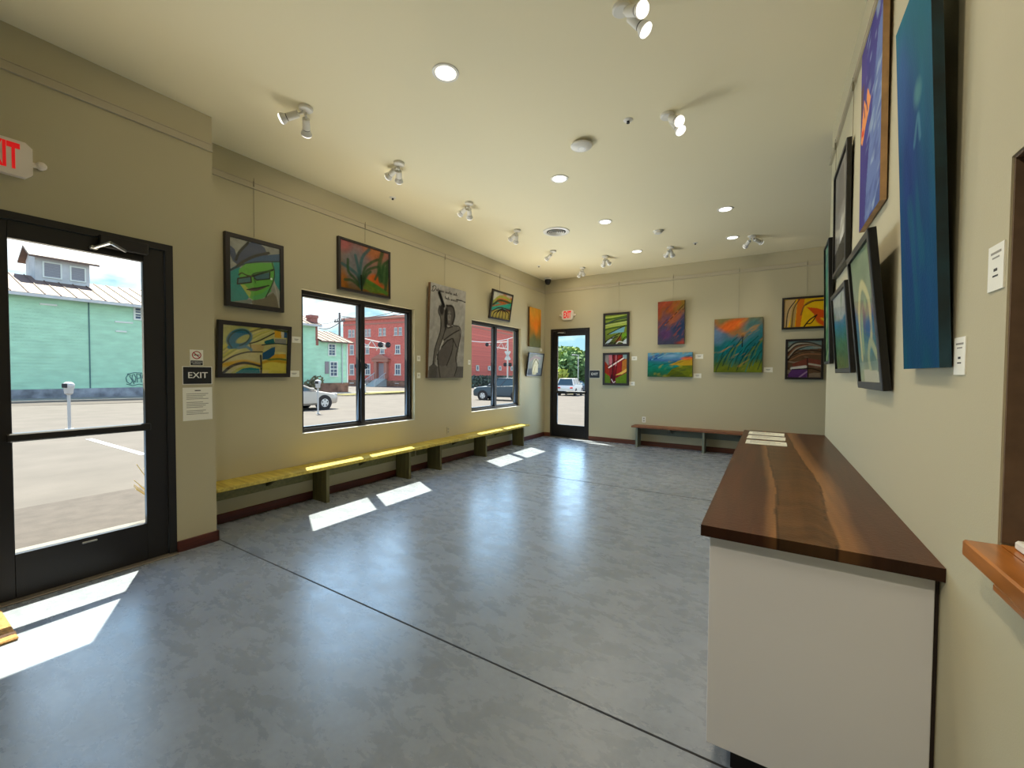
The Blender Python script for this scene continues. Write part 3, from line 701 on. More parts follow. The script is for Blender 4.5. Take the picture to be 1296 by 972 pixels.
def p_red(P):
    P.fill((130,40,44)); P.poly([(90,560),(150,560),(150,720),(90,650)], (140,130,126)); P.poly([(290,560),(345,560),(345,640),(290,620)], (130,156,156)); P.poly([(100,640),(150,700),(160,800),(100,760)], (150,52,36))
    P.poly([(145,570),(180,570),(190,700),(160,710)], (190,110,120)); P.poly([(185,570),(205,570),(215,800),(185,800)], (110,26,32)); P.poly([(215,570),(240,570),(235,700),(215,700)], (176,96,104)); P.poly([(240,570),(275,570),(270,740),(225,800)], (150,42,40))
    P.poly([(100,760),(160,800),(180,870),(100,870)], (92,120,40)); P.poly([(220,820),(335,760),(335,870),(225,870)], (96,128,38)); P.poly([(285,650),(335,620),(335,720),(280,750)], (176,110,48)); P.poly([(170,780),(215,800),(220,870),(170,870)], (90,24,36)); P.poly([(215,790),(270,760),(330,720),(325,755),(280,780)], (222,184,90))
    P.stroke([(150,715),(295,622)], .035, (238,226,214), 1, .2); P.stroke([(145,700),(285,610)], .014, (60,30,30)); P.stroke([(185,570),(190,740),(175,860)], .016, K); P.stroke([(235,570),(230,700),(210,830)], .014, (60,20,24)); P.stroke([(180,830),(200,860),(215,850)], .02, (210,190,196)); P.grain(.15, 22, 18, .1, 5)
framed('framed red trunk abstract with white diagonal, below the green striped one', 'F', (762.3,446.5), (795.5,446.2), (795.9,487.4), (763.1,487.6), .04, .0, .045, p_red, [(108,588),(330,586),(328,864),(112,866)])
def p_rust(P):
    P.vgrad([(0,(62,64,84)),(.25,(72,60,84)),(.5,(124,70,36)),(.75,(134,62,40)),(1,(122,52,36))], .35, 5, -.45)
    P.ell((840,350), .2, .2, (40,56,86), .9, .7); P.ell((690,400), .13, .12, (82,52,92), .85, .8); P.ell((840,120), .16, .18, (116,96,34), .8, .8); P.ell((780,250), .2, .08, (150,80,30), .7, .8, .8)
    for k in range(16):
        x = 660+k*13; y = 300-k*11+(k*37 % 40); P.stroke([(x,y),(x+40,y-40)], .012, [(36,30,30),(60,50,20),(170,84,30)][k % 3], .8)
    P.streak((150,70,40), .5, 5, 16, .85, 5, .6); P.streak((50,50,70), .4, 4, 18, .85, 15, .62); P.ell((840,480), .12, .04, (150,60,40), .7, .8); P.grain(.2, 10, 22, .85, 6)
canvas('rust and indigo canvas hung high on the far wall', 'F', (832.9,382), (867,380), (865.6,435.5), (832.2,435.9), .055, .03, p_rust, [(620,90),(875,75),(865,490),(615,493)], side=(64,60,34))
def p_shore(P):
    P.vgrad([(0,(44,90,60)),(.3,(20,110,86)),(.5,(24,120,110)),(.62,(40,110,120)),(.72,(60,100,150)),(.9,(96,150,176)),(1,(80,140,170))], .12)
    P.poly([(690,800),(760,720),(945,660),(945,800)], (96,108,26)); P.poly([(720,690),(840,640),(945,620),(945,690)], (176,140,36)); P.ell((900,625), .14, .04, (206,96,36), .9, .6); P.ell((610,610), .16, .05, (36,74,140), .8, .6, .2); P.ell((720,600), .2, .03, (130,160,190), .7, .8)
    for k in range(5): P.stroke([(540+k*20,640-k*5),(640+k*20,600-k*6),(720+k*26,575)], .02, [(30,70,130),(110,170,190),(20,60,110)][k % 3], .8)
    P.streak((20,60,60), .5, 4, 20, .25, 5, .58); P.streak((160,150,40), .5, 5, 14, .5, 9, .66); P.grain(.2, 10, 26, .2, 6); P.poly([(700,800),(760,730),(850,760),(900,800)], (60,70,24), .5)
canvas('wide teal and green shore canvas below the rust canvas', 'F', (819.7,446.5), (876.3,445.8), (876.3,477), (819.7,477), .045, .0, p_shore, [(520,572),(945,567),(945,800),(520,800)], side=(24,44,36))
def p_wind(P):
    P.vgrad([(0,(96,108,30)),(.2,(60,92,50)),(.4,(20,92,96)),(.6,(40,104,112)),(.72,(80,104,120)),(.85,(150,104,60)),(1,(120,112,70))], .3)
    P.ell((190,290), .22, .1, (206,96,36), .95, .7, .3); P.ell((110,350), .12, .14, (96,120,150), .8, .8); P.ell((300,300), .18, .16, (50,112,116), .8, .8); P.ell((320,510), .25, .12, (112,122,30), .8, .8); P.ell((200,430), .2, .2, (14,96,104), .7, .9)
    for k in range(26):
        x = 105+k*9; y = 500-(k*53 % 90); P.stroke([(x,y+30),(x+20,y-20),(x+58+(k % 4)*8,y-80)], .010, [(14,44,44),(20,110,110),(90,110,30),(10,60,50)][k % 4], .8)
    P.stroke([(240,400),(242,340)], .012, (20,40,40)); P.ell((242,345), .025, .03, (20,50,60)); P.streak((190,130,50), .5, 5, 16, .6, 5, .66); P.grain(.2, 10, 26, .7, 6)
canvas('square windswept canvas, teal grasses under an orange patch, on the far wall', 'F', (904,404), (965.4,401.2), (964.7,471.4), (903.5,471), .055, .0, p_wind, [(97,260),(345,247),(343,533),(95,530)], side=(40,60,44))
def p_yel(P):
    P.fill((222,176,24)); P.grain(.1, 8, 8, 0, 3); P.poly([(460,165),(520,160),(480,300),(455,300)], (190,160,110)); P.poly([(530,158),(570,156),(548,300),(520,300)], (206,110,30)); P.poly([(490,300),(500,200),(530,165),(515,300)], (170,140,80))
    P.poly([(580,200),(640,205),(700,220),(700,260),(640,250),(600,215)], (204,80,24)); P.stroke([(640,240),(655,270),(690,290)], .07, (204,84,26)); P.stroke([(570,298),(600,265),(640,240)], .02, K); P.stroke([(580,285),(610,280),(640,240)], .016, (60,44,20)); P.stroke([(550,240),(570,190),(620,165),(700,160)], .02, (130,90,40)); P.stroke([(470,300),(480,220),(520,165)], .014, K); P.stroke([(500,300),(510,210),(540,160)], .014, (90,70,40)); P.stroke([(575,190),(620,170),(690,165)], .012, K); P.ell((700,200), .1, .1, (220,170,30))
framed('framed bright yellow and orange abstract by the partition corner, upper of two', 'F', (989.9,377.2), (1058,372.2), (1058.2,414.5), (989.4,417), .035, .0, .035, p_yel, [(458,163),(735,145),(735,296),(458,302)])
def p_brown(P):
    P.fill((88,66,46)); P.poly([(475,372),(660,368),(660,410),(475,420)], (104,124,120)); P.streak((150,140,120), .5, 3, 14, -.2, 4, .6)
    for k in range(6): P.stroke([(478,470-k*12),(520,420-k*8),(590,395-k*3),(655,400)], .028, [(40,32,26),(150,138,118),(110,70,44),(60,44,34),(170,160,140),(50,40,30)][k], .9)
    P.poly([(500,490),(580,460),(650,470),(650,510),(590,500),(510,510)], (110,60,46)); P.stroke([(500,515),(570,505)], .05, (190,186,176)); P.stroke([(590,490),(650,500)], .03, (170,160,140)); P.poly([(478,550),(500,520),(580,520),(580,565),(478,562)], (82,50,98)); P.stroke([(540,560),(580,530)], .025, (140,110,140)); P.stroke([(490,470),(560,440),(655,440)], .02, (130,90,60)); P.stroke([(580,460),(585,560)], .014, K); P.stroke([(500,520),(600,515),(655,530)], .016, K); P.stroke([(490,450),(570,420),(655,425)], .012, K); P.poly([(590,540),(650,535),(650,560),(590,560)], (120,104,84)); P.grain(.15, 20, 20, 0, 4)
framed('framed brown and purple striped abstract by the partition corner, lower of two', 'F', (994,429), (1042.6,428.8), (1042.6,480), (993.6,480.2), .035, .0, .035, p_brown, [(478,372),(650,370),(650,560),(475,562)])

# --- partition wall (corners: far top, near top, near bottom, far bottom)
def p_dim(P):
    P.fill((132,128,120)); P.grain(.25, 3, 5, .3, 4); P.ell((.6,.3), .12, .16, (226,222,210), .9, .6); P.poly([(0,0),(1,0),(1,.28),(0,.2)], (60,56,50)); P.stroke([(.1,.4),(.5,.35),(.9,.5)], .05, (180,176,160)); P.poly([(.2,.55),(.8,.6),(.7,.95),(.3,.95)], (112,106,100))
framed('black framed glazed grey picture, topmost on the partition edge', 'R', (1054.5,223), (1071.3,179.3), (1069.6,331.6), (1053.8,350.9), .028, None, .03, p_dim, None, 'frame_black', glass=True)
def p_sea(P):
    P.vgrad([(0,(96,104,64)),(.35,(72,112,80)),(.6,(52,110,130)),(.66,(76,116,140)),(.7,(150,156,150)),(1,(168,170,160))], .08); P.grain(.18, 9, 14, .2, 4); P.streak((60,100,60), .5, 6, 12, .6, 4, .6)
framed('black framed blue and green seascape, second from the partition edge, lower row', 'R', (1050.6,374.4), (1068.6,356.5), (1074.8,471.7), (1057,472.4), .026, None, .03, p_sea, None, 'frame_black', glass=True)
def p_edge(P):
    P.vgrad([(0,(60,90,60)),(.5,(80,130,90)),(1,(70,110,104))], .3); P.grain(.25, 6, 9, .4, 4); P.streak((150,170,120), .6, 5, 12, .5, 6)
framed('black framed green picture at the very edge of the partition, seen almost edge on', 'R', (1042.6,313.5), (1048.4,301.9), (1049,460.5), (1042.7,461), .028, None, .022, p_edge, None, 'frame_black')
def p_shell(P):
    P.vgrad([(0,(150,158,130)),(.3,(84,124,130)),(.45,(70,104,140)),(.6,(130,140,120)),(1,(120,140,110))], .2); P.grain(.2, 6, 9, .5, 4)
    P.stroke([(.18,.2),(.22,.55),(.45,.75),(.72,.6),(.7,.35)], .05, (196,190,140), .9); P.stroke([(.28,.25),(.35,.5),(.55,.6)], .05, (150,170,130), .9); P.ell((.45,.5), .06, .1, (110,90,110), .7, .8); P.ell((.6,.42), .1, .06, (58,92,140), .8, .8); P.stroke([(.55,.05),(.5,.2),(.65,.3),(.85,.2)], .05, (176,180,140), .8); P.poly([(.2,0),(.9,0),(.9,.08),(.2,.1)], (184,182,160))
framed('large black framed pastel picture leaning far out from the partition', 'R', (1071.3,328.5), (1098.3,286.8), (1115.8,494.5), (1085,491), .030, None, .034, p_shell, None, 'frame_black', glass=True)
def p_fig(P):
    P.fill((62,58,116)); P.grain(.2, 6, 8, .4, 3)
    P.poly([(.30,.0),(.95,.02),(1,.3),(1,.9),(.82,.86),(.55,.5),(.36,.2)], (92,108,150)); P.streak((150,170,186), .55, 7, 18, .3, 6, .57); P.streak((60,70,120), .5, 8, 14, .4, 16, .6)
    P.mixin(np.clip((.36-P.U)*8, 0, 1), nlin((62,56,112)))
    P.poly([(.02,.50),(.12,.47),(.26,.53),(.40,.57),(.52,.62),(.42,.68),(.34,.72),(.30,.64),(.18,.70),(.10,.63)], (228,148,88)); P.poly([(.06,.52),(.16,.515),(.2,.54),(.1,.55)], (206,56,44)); P.stroke([(.3,.66),(.36,.6)], .012, (60,50,90)); P.stroke([(.18,.66),(.22,.6)], .012, (60,50,90))
    P.poly([(0,.74),(.3,.8),(.25,1),(0,1)], (70,62,118)); P.poly([(0,.6),(.1,.68),(.16,.8),(0,.8)], (84,64,62)); P.poly([(.7,0),(1,0),(1,.12)], (70,84,128))
canvas('purple blue canvas with an orange shape, high on the partition beside the teal one', 'R', (1090.5,103), (1119,-60), (1113.6,255.5), (1086.9,293), .024, None, p_fig, None, side=(176,140,98), res=140)
def p_teal(P):
    P.vgrad([(0,(14,62,96)),(.35,(16,66,104)),(.7,(18,78,104)),(1,(16,86,104))], .2, 3, .15); P.ell((.35,.55), .08, .3, (26,50,110), .8, .9); P.ell((.15,.8), .06, .14, (36,76,126), .8, .9)
    P.streak((18,60,104), .6, 9, 2.2, .12, 5, .52); P.streak((26,98,112), .45, 14, 3, .1, 8, .6); P.streak((10,80,92), .5, 6, 2, -.1, 28, .58); P.ell((.62,.72), .03, .03, (80,130,130), .6, .9); P.stroke([(.5,.6),(.62,.66),(.66,.6)], .012, (70,120,140), .6); P.grain(.12, 30, 8, .1, 7)
sidem = mat('teal_canvas_side', (8,44,54), .5, noise=.5, nscale=9)
canvas('tall deep teal canvas, nearest the viewer on the partition', 'R', (1134,52.5), (1179,-85), (1187,465.6), (1143.2,467), .025, None, p_teal, None, side=sidem, res=170)

# ------------------------------------------------------------------ hanger wires, cards, plaques
def wire(label, pl, px, y0, y1, off=.014):
    s, zt = wp(pl, px, y0, off); _, zb = wp(pl, px, y1, off)
    r = thing('picture_wire', label, 'wire', ww(pl, s, zt, off), RZ[pl], group='picture hanger wires')
    m = MB(); m.tube((0,0,zb-zt), (0,0,.0), .0022, n=6); m.build('cable', M['wire'], r)
    m = MB(); m.bbox(-.006, -.012, -.035, .006, 0, .02, .002); m.tube((0,-.006,.02), (0,-.006,.05), .003, n=6); m.build('hook', M['wire'], r)
wire('thin wire from the rail down to the green face picture', 'L', 321, 232, 300)
wire('thin wire from the rail down to the green blades picture', 'L', 462, 286, 307)
wire('thin wire from the rail down to the charcoal figure', 'L', 563, 326, 363)
wire('thin wire from the rail down to the small striped landscape', 'L', 632.5, 350, 369)
wire('thin wire from the rail down to the green striped abstract', 'F', 783.5, 359, 397)
wire('thin wire from the rail down to the rust canvas', 'F', 852.3, 350, 382)
wire('thin wire from the rail down to the windswept canvas', 'F', 936, 342, 403)
wire('thin wire from the rail down to the yellow abstract', 'F', 1022, 333, 376)
wire('hooked wire on the partition rail, nearer the viewer, above the purple canvas', 'R', 1081, 108, 178)
wire('hooked wire on the partition rail above the black framed grey picture', 'R', 1058.5, 184, 213)
def card(label, pl, px, py, w, h, big=False):
    s, z = wp(pl, px, py, .003)
    r = thing('picture_label', label, 'label', ww(pl, s, z-h/2, .003), RZ[pl], group='title cards beside the pictures')
    MB().box(-w/2, 0, 0, w/2, .003, h).build('card', M['paper'], r)
    m = MB(); ln = [(.66,.80,.05,1),(.45,.70,.035,1),(.22,.42,.06,0),(.34,.30,.035,0)] if big else [(.5,.55,.09,1),(.35,.38,.07,1)]
    for (lw, z, t, mi) in ln: m.box(-w*lw/2, -.0004, h*z, w*lw/2, 0, h*(z+t), mi)
    m.build('lettering', [M['ink'], M['inkl']], r)
card('white card right of the blue disc abstract, upper', 'L', 375.2, 430, .10, .07)
card('white card right of the blue disc abstract, lower', 'L', 372.3, 473, .12, .07)
card('upper of two cards between nearer window and charcoal figure', 'L', 530, 453.6, .07, .085)
card('lower of two cards between nearer window and charcoal figure', 'L', 530, 475.2, .07, .085)
card('card between the charcoal figure and the farther window', 'L', 594, 458.6, .07, .085)
card('card under the right corner of the narrow orange canvas', 'L', 685, 443, .09, .06)
card('card right of the green striped abstract', 'F', 802.8, 453.5, .115, .085)
card('card at the lower right of the red trunk abstract', 'F', 799.8, 485.5, .115, .085)
card('card right of the shore canvas, upper of two', 'F', 885, 451.2, .14, .09)
card('card at the lower right of the shore canvas', 'F', 882.6, 475.5, .14, .09)
card('card right of the windswept canvas', 'F', 972.2, 468, .14, .09)
card('card just left of the service opening', 'R', 1260, 338.5, .078, .105, True)
card('card beside the bottom corner of the tall teal canvas', 'R', 1214.2, 450.6, .078, .102, True)

def exit_sign(label, pl, s, z, w, h, letters):
    r = thing('exit_sign', label, 'exit sign', ww(pl, s, z-h/2, .0), RZ[pl])
    c = .03; P = [(-w/2+c,0),(w/2-c,0),(w/2,c),(w/2,h-c),(w/2-c,h),(-w/2+c,h),(-w/2,h-c),(-w/2,c)]
    m = MB(); m.prism(P, 1, -.045, 0); m.build('housing', M['signbody'], r)
    m = MB(); m.text('EXIT', h*.98, 0, h*.5, -.046, .002, .007, sx=letters); m.build('lettering', M['red'], r)
    for sg in (-1, 1):
        m = MB(); m.box(sg*w/2, -.03, h*.40, sg*(w/2+.025), -.01, h*.52); m.lathe((sg*(w/2+.04),-.005,h*.48), (0,-1,0), [(0,.022),(.03,.026),(.045,.018),(.05,.004)], 16)
        m.build('lamp', M['signbody'], r, smooth=True)
exit_sign('illuminated EXIT sign with red letters above the near entrance door', 'D', .533, 2.845, .29, .222, .40)
exit_sign('small EXIT sign with red letters above the far door', 'F', -3.972, 2.838, .275, .217, .42)
def plaque(label, pl, s, z, w, h, name='exit_sign', body='EXIT', fs=.5):
    r = thing(name, label, 'sign', ww(pl, s, z-h/2, 0), RZ[pl])
    m = MB(); m.bbox(-w/2-.006, -.004, -.006, w/2+.006, 0, h+.006, .002); m.build('border', M['fixture'], r)
    m = MB(); m.bbox(-w/2, -.006, 0, w/2, -.002, h, .002); m.build('plate', M['plaque'], r)
    m = MB(); m.text(body, h*fs, 0, h*.5, -.0075, .001, .0008); m.build('lettering', M['white'], r)
plaque('black EXIT plaque with white letters beside the near door', 'D', 1.590, 1.463, .205, .142)
plaque('black EXIT plaque with white letters beside the far door', 'F', on(752.6, 473.5, 1, YF).x, on(752.6, 473.5, 1, YF).z, .235, .165, fs=.46)
r = thing('no_smoking_sign', 'small no smoking sign above the near EXIT plaque', 'sign', ww('D', 1.585, 1.545, 0), RZ['D'])
MB().box(-.048, -.003, 0, .048, 0, .135).build('plate', M['paper'], r)
m = MB(); n = 28
for k in range(n):
    a, b = 2*PI*k/n, 2*PI*(k+1)/n
    m.add([(.034*math.cos(a),-.0036,.09+.034*math.sin(a)),(.034*math.cos(b),-.0036,.09+.034*math.sin(b)),(.027*math.cos(b),-.0036,.09+.027*math.sin(b)),(.027*math.cos(a),-.0036,.09+.027*math.sin(a))], [(0,1,2,3)])
m.add([(-.024,-.0037,.108),(-.019,-.0037,.113),(.024,-.0037,.072),(.019,-.0037,.067)], [(0,1,2,3)]); m.build('prohibition_ring', M['redprint'], r)
m = MB(); m.box(-.022, -.0034, .087, .014, -.003, .094); m.box(.016, -.0034, .087, .022, -.003, .094); m.build('cigarette', M['ink'], r)
m = MB(); m.box(-.044, -.0034, .004, .044, -.003, .044); m.build('caption_band', M['plaque'], r)
m = MB(); m.text('NO SMOKING', .0125, 0, .03, -.0038, .0002, .0002); m.box(-.03, -.0038, .014, .03, -.0034, .018); m.build('lettering', M['white'], r)
r = thing('notice_sign', 'white printed paper notice below the near EXIT plaque', 'notice', ww('D', 1.590, 1.083, 0), RZ['D'])
MB().box(-.107, -.002, 0, .107, 0, .278).build('sheet', M['paper'], r)
m = MB(); m.box(-.022, -.0024, .248, .022, -.002, .256)
for k in range(13):
    if k in (4, 9): continue
    m.box(-.082, -.0024, .222-k*.0142, .078-.02*((k*7) % 3), -.002, .227-k*.0142, 1)
m.build('lettering', [M['ink'], M['inkl']], r)
def outlet(label, pl, s, z, w=.075, h=.12):
    r = thing('wall_outlet', label, 'outlet', ww(pl, s, z-h/2, 0), RZ[pl]); r['kind'] = 'thing'
    m = MB(); m.bbox(-w/2, -.007, 0, w/2, 0, h, .003); m.build('cover_plate', M['fixture'] if pl == 'F' else M['wall'], r)
    m = MB()
    for zz in (.036, .084): m.box(-.016, -.0085, zz-.014, .016, -.006, zz+.014)
    m.build('receptacle', M['inkl'], r)
outlet('white outlet just above the reddish far bench', 'F', on(815, 531, 1, YF).x, on(815, 531, 1, YF).z)
outlet('wall coloured outlet above the oak bench between the windows', 'L', on(567, 545, 0, XL).y, .53)
# ------------------------------------------------------------------ ceiling fixtures and lamps
WARM = (1, .87, .68)
M['lens'] = mat('lit_lens', (255,255,255), .4, emit=(255,248,236), es=6.)
M['lens_dim'] = mat('lit_spot_lens', (255,255,255), .3, emit=(255,250,240), es=1.6)
M['vane'] = mat('vent_dark', (38,36,34), .6)
E_DOWN, E_SPOT, L_DAY = 60., 12., 3.1
def lamp(name, kind, loc, d, energy, col=WARM, size=1.6, blend=1., rad=.04):
    l = bpy.data.lights.new(name, kind); l.energy = energy; l.color = col; l.shadow_soft_size = rad
    if kind == 'SPOT': l.spot_size = size; l.spot_blend = blend
    o = bpy.data.objects.new(name, l); COL.objects.link(o); o.location = loc
    o.rotation_euler = Vector(d).to_track_quat('-Z', 'Y').to_euler(); return o
def downlight(label, px, py):
    p = on(px, py, 2, H); r = thing('recessed_downlight', label, 'ceiling light', (p.x, p.y, H), group='round recessed ceiling lights')
    m = MB(); m.lathe((0,0,-.0), (0,0,-1), [(0,.098),(.006,.096),(.009,.084),(.004,.073)], 28, cap=False); m.build('trim_ring', M['fixture'], r, smooth=True)
    m = MB(); m.lathe((0,0,-.004), (0,0,-1), [(0,.074),(.003,.073),(.004,.0005)], 28); m.build('diffuser', M['lens'], r)
    lamp('downlight_lamp', 'SPOT', (p.x, p.y, H-.025), (0,0,-1), E_DOWN, size=math.radians(130), rad=.015)
for lab, px, py in [('nearest and largest of the round ceiling lights', 564, 92), ('round ceiling light beyond the white access point', 708, 226), ('round ceiling light beside the round air vent', 766, 280.5), ('farthest round ceiling light of the window side row, before the far wall', 806, 318), ('upper of the two round ceiling lights near the far v shaped spotlight', 918, 264.5), ('round ceiling light touching the far v shaped spotlight', 927, 300.5)]:
    downlight(lab, px, py)
def at_dist(px, py, B, L, away=True):
    d = ray(px, py); o = CAMP-B; a = d.dot(d); b = 2*d.dot(o); c = o.dot(o)-L*L; q = b*b-4*a*c
    if q <= 0: return CAMP + d*(-b/(2*a))
    t0, t1 = (-b-math.sqrt(q))/(2*a), (-b+math.sqrt(q))/(2*a)
    c0, c1 = CAMP+t0*d, CAMP+t1*d
    return c1 if away else c0
def spotlight(label, base, ends, L=.19, energy=E_SPOT):
    p = on(*base, 2, H); r = thing('spotlight', label, 'spotlight', (p.x, p.y, H), group='white ceiling spotlights')
    m = MB(); m.lathe((0,0,0), (0,0,-1), [(0,.056),(.018,.056),(.026,.048),(.028,.002)], 24); m.build('canopy', M['fixture'], r, smooth=True)
    C0 = Vector((p.x, p.y, H-.03)); n = len(ends)
    for (ex, ey, *dv) in ends:
        E0 = at_dist(ex, ey, C0, L, base[0] not in (844.6, 787)); d = Vector(dv).normalized() if dv else (E0-C0).normalized()
        if d.z > -.2: d.z = -.2; d.normalize()
        h = Vector((d.x, d.y, 0)); h = h.normalized() if h.length > .05 else Vector((1,0,0))
        J = Vector((0,0,-.026)) + h*.028
        m = MB(); K0 = J + Vector((0,0,-.02)); m.tube(J, K0, .008); S0 = K0 + d*.03
        m.tube(K0, S0, .009); m.lathe(K0-d*.006, d, [(0,.002),(.002,.012),(.014,.012),(.016,.002)], 12)
        a = m.build('arm', M['fixture'], r, smooth=True)
        m = MB(); m.lathe(S0, d, [(0,.012),(.004,.028),(.088,.031),(.094,.030)], 22); hd = m.build('head', M['fixture'], r, smooth=True)
        m = MB(); m.lathe(S0+d*.093, d, [(0,.0285),(.008,.0285)], 20); m.build('gasket', M['dark'], hd)
        m = MB(); m.lathe(S0+d*.1, d, [(0,.029),(.012,.034),(.036,.044),(.041,.045),(.043,.042)], 22); m.build('bulb', M['white'], hd, smooth=True)
        m = MB(); m.lathe(S0+d*.1435, d, [(0,.0415),(.007,.040),(.015,.030),(.020,.001)], 22); m.build('lens', M['lens_dim'], hd, smooth=True)
        lamp('spot_lamp', 'SPOT', Vector((p.x,p.y,H))+S0+d*.17, (d.x, d.y, min(d.z, -.6)), energy, size=math.radians(104), rad=.012)
    return r
for lab, b, e in [
    ('twin spotlight nearest the entrance wall, heads splayed wide', (387,136), [(361,147,-.74,-.58,-.34),(388,168)]),
    ('twin spotlight second from the entrance wall in the window side row', (505,206), [(492,221.7),(505,227.5)]),
    ('twin spotlight third from the entrance wall in the window side row', (593.5,256.5), [(583,269.4),(594.3,274.3)]),
    ('twin spotlight fourth from the entrance wall in the window side row', (654.5,291), [(646.4,301.8),(653,305.6)]),
    ('single headed spotlight beyond the round air vent', (700,317.3), [(692.4,326.8)]),
    ('small twin spotlight above the far EXIT sign', (737,338.5), [(733,348.9),(738.2,346.9)]),
    ('twin spotlight above the green striped abstract, between two other twin spotlights of the far row', (765.5,324), [(763.5,335.3),(770.9,332.8)]),
    ('twin spotlight hanging above the rust canvas', (848.4,312.3), [(843,322.7),(850.9,322.7)]),
    ('twin spotlight with heads spread in a wide v, touching a round light', (951.6,298.3), [(943.7,310.6),(962.7,305.7)]),
    ('twin spotlight near the partition, pointing at the framed pictures', (844.6,145), [(858.6,153.9),(859,166.3)]),
    ('largest twin spotlight, nearest the viewer, at the top of the photo', (787,9.5), [(810.7,12.8),(813.3,38.7)])]:
    spotlight(lab, b, e, energy={387: 9., 844.6: 26., 787: 24., 700: 17., 737: 7., 765.5: 10., 848.4: 12., 951.6: 14.}.get(b[0], E_SPOT))
# unseen added lamps without fixtures, lighting the viewer's end and the side room
for (x, y, e) in [(-2.05, .43, E_DOWN), (-2.05, -1.5, E_DOWN), (2.6, 1.5, 60.), (2.6, 6.5, 60.)]:
    lamp('unseen_room_lamp', 'SPOT', (x, y, H-.03), (0,0,-1), e, size=math.radians(130), rad=.05)
# added unseen spots without fixtures, brightening the counter front and the partition
for (p_, q_, e) in [((-.776, -.6, H-.2), (.28, 1.69, .55), 120.), ((-.776, .2, H-.2), (.44, .9, 2.0), 26.), ((-.776, 1.29, H-.2), (.44, 1.7, 2.1), 28.)]:
    lamp('spot_lamp', 'SPOT', p_, Vector(q_)-Vector(p_), e, size=math.radians(42 if e > 100 else 90), rad=.03)
def daylight_fill(pl, s0, s1, z0_, z1_, off, k=1.):       # area lamps added in one opening, boosting bluish sky light and warm ground bounce
    for nm, colr, tilt, L, spread in (('sky_fill', (.40, .68, 1.), -.12, 4.0, 150), ('ground_fill', (1., .86, .65), .9, L_DAY, 118)):
        l = bpy.data.lights.new(nm, 'AREA'); l.shape = 'RECTANGLE'; l.size = s1-s0; l.size_y = z1_-z0_; l.spread = math.radians(spread)
        l.energy = (k if nm == 'sky_fill' else 1.)*L*PI*(s1-s0)*(z1_-z0_); l.color = colr
        o = bpy.data.objects.new(nm, l); COL.objects.link(o); o.location = ww(pl, (s0+s1)/2, (z0_+z1_)/2, off)
        d = Vector({'L': (1,0,tilt), 'D': (1,0,tilt), 'F': (0,-1,tilt)}[pl]); o.rotation_euler = d.to_track_quat('-Z', 'Y').to_euler()
daylight_fill('L', W1[0]+.07, W1[1]-.07, W1[2]+.07, W1[3]-.07, -.05); daylight_fill('L', W2[0]+.07, W2[1]-.07, W2[2]+.07, W2[3]-.07, -.05)
daylight_fill('D', .58, 1.235, .32, 2.32, -.02, .45); daylight_fill('F', -4.22, -3.57, .32, 2.32, -.02)
p = on(736, 181, 2, H); r = thing('wifi_access_point', 'white round access point disc hanging under the ceiling', 'access point', (p.x,p.y,H))
m = MB(); m.lathe((0,0,0), (0,0,-1), [(0,.06),(.022,.06)], 24); m.build('mount', M['dark'], r)
m = MB(); m.lathe((0,0,-.02), (0,0,-1), [(0,.09),(.004,.102),(.016,.098),(.028,.075),(.034,.04),(.036,.002)], 32); m.build('disc', M['fixture'], r, smooth=True)
m = MB(); m.lathe((0,0,-.0535), (0,0,-1), [(0,.034),(.0022,.034),(.0022,.030)], 28, cap=False); m.build('light_ring', M['steel'], r)
p = on(704, 293, 2, H); r = thing('air_vent', 'round white ceiling air vent with dark louvre rings', 'air vent', (p.x,p.y,H))
m = MB(); m.lathe((0,0,0), (0,0,-1), [(0,.205),(.010,.200),(.016,.16),(.006,.145)], 36, cap=False); m.build('rim', M['fixture'], r, smooth=True)
m = MB(); m.lathe((0,0,-.002), (0,0,-1), [(0,.150),(.001,.001)], 30); m.build('duct', M['vane'], r)
m = MB()
for q in (.125, .095, .065, .036): m.lathe((0,0,-.004), (0,0,-1), [(0,q-.012),(.012,q),(.013,q-.002),(.002,q-.014)], 30, cap=False)
m.build('louvre_ring', M['fixture'], r, smooth=True)
p = on(833, 292, 2, H); r = thing('smoke_detector', 'small white smoke detector beyond the sprinklers, mid ceiling', 'smoke detector', (p.x,p.y,H))
m = MB(); m.lathe((0,0,0), (0,0,-1), [(0,.075),(.012,.075),(.014,.062),(.04,.056),(.052,.03),(.053,.002)], 24); m.build('housing', M['fixture'], r, smooth=True)
MB().box(-.006,-.04,-.046,.006,-.03,-.042).build('indicator', M['red'], r)
for lab, px, py in [('small sprinkler between the access point and a twin spotlight', 795, 152), ('small sprinkler by the window wall, below the second twin spotlight', 497, 250), ('small sprinkler by the window wall near the far corner', 682, 336.5), ('small sprinkler near the far wall, right of the twin spotlight over the rust canvas', 880, 307.5)]:
    p = on(px, py, 2, H); r = thing('fire_sprinkler', lab, 'sprinkler', (p.x,p.y,H), group='ceiling sprinklers')
    m = MB(); m.lathe((0,0,0), (0,0,-1), [(0,.04),(.004,.038),(.010,.022)], 20); m.build('escutcheon', M['fixture'], r, smooth=True)
    m = MB(); m.lathe((0,0,-.008), (0,0,-1), [(0,.012),(.008,.012)], 10); m.tube((-.009,0,-.014),(-.009,0,-.024),.003); m.tube((.009,0,-.014),(.009,0,-.024),.003); m.lathe((0,0,-.024),(0,0,-1),[(0,.014),(.003,.014)],12); m.build('nozzle', M['dark'], r)
p = depth(693.5, 352.5, 9.55); r = thing('security_camera', 'black dome security camera in the far corner by the windows', 'camera', (p.x, p.y, H))
m = MB(); m.lathe((0,0,0), (0,0,-1), [(0,.085),(.03,.085),(.036,.075)], 22); m.build('bracket', M['fixture'], r, smooth=True)
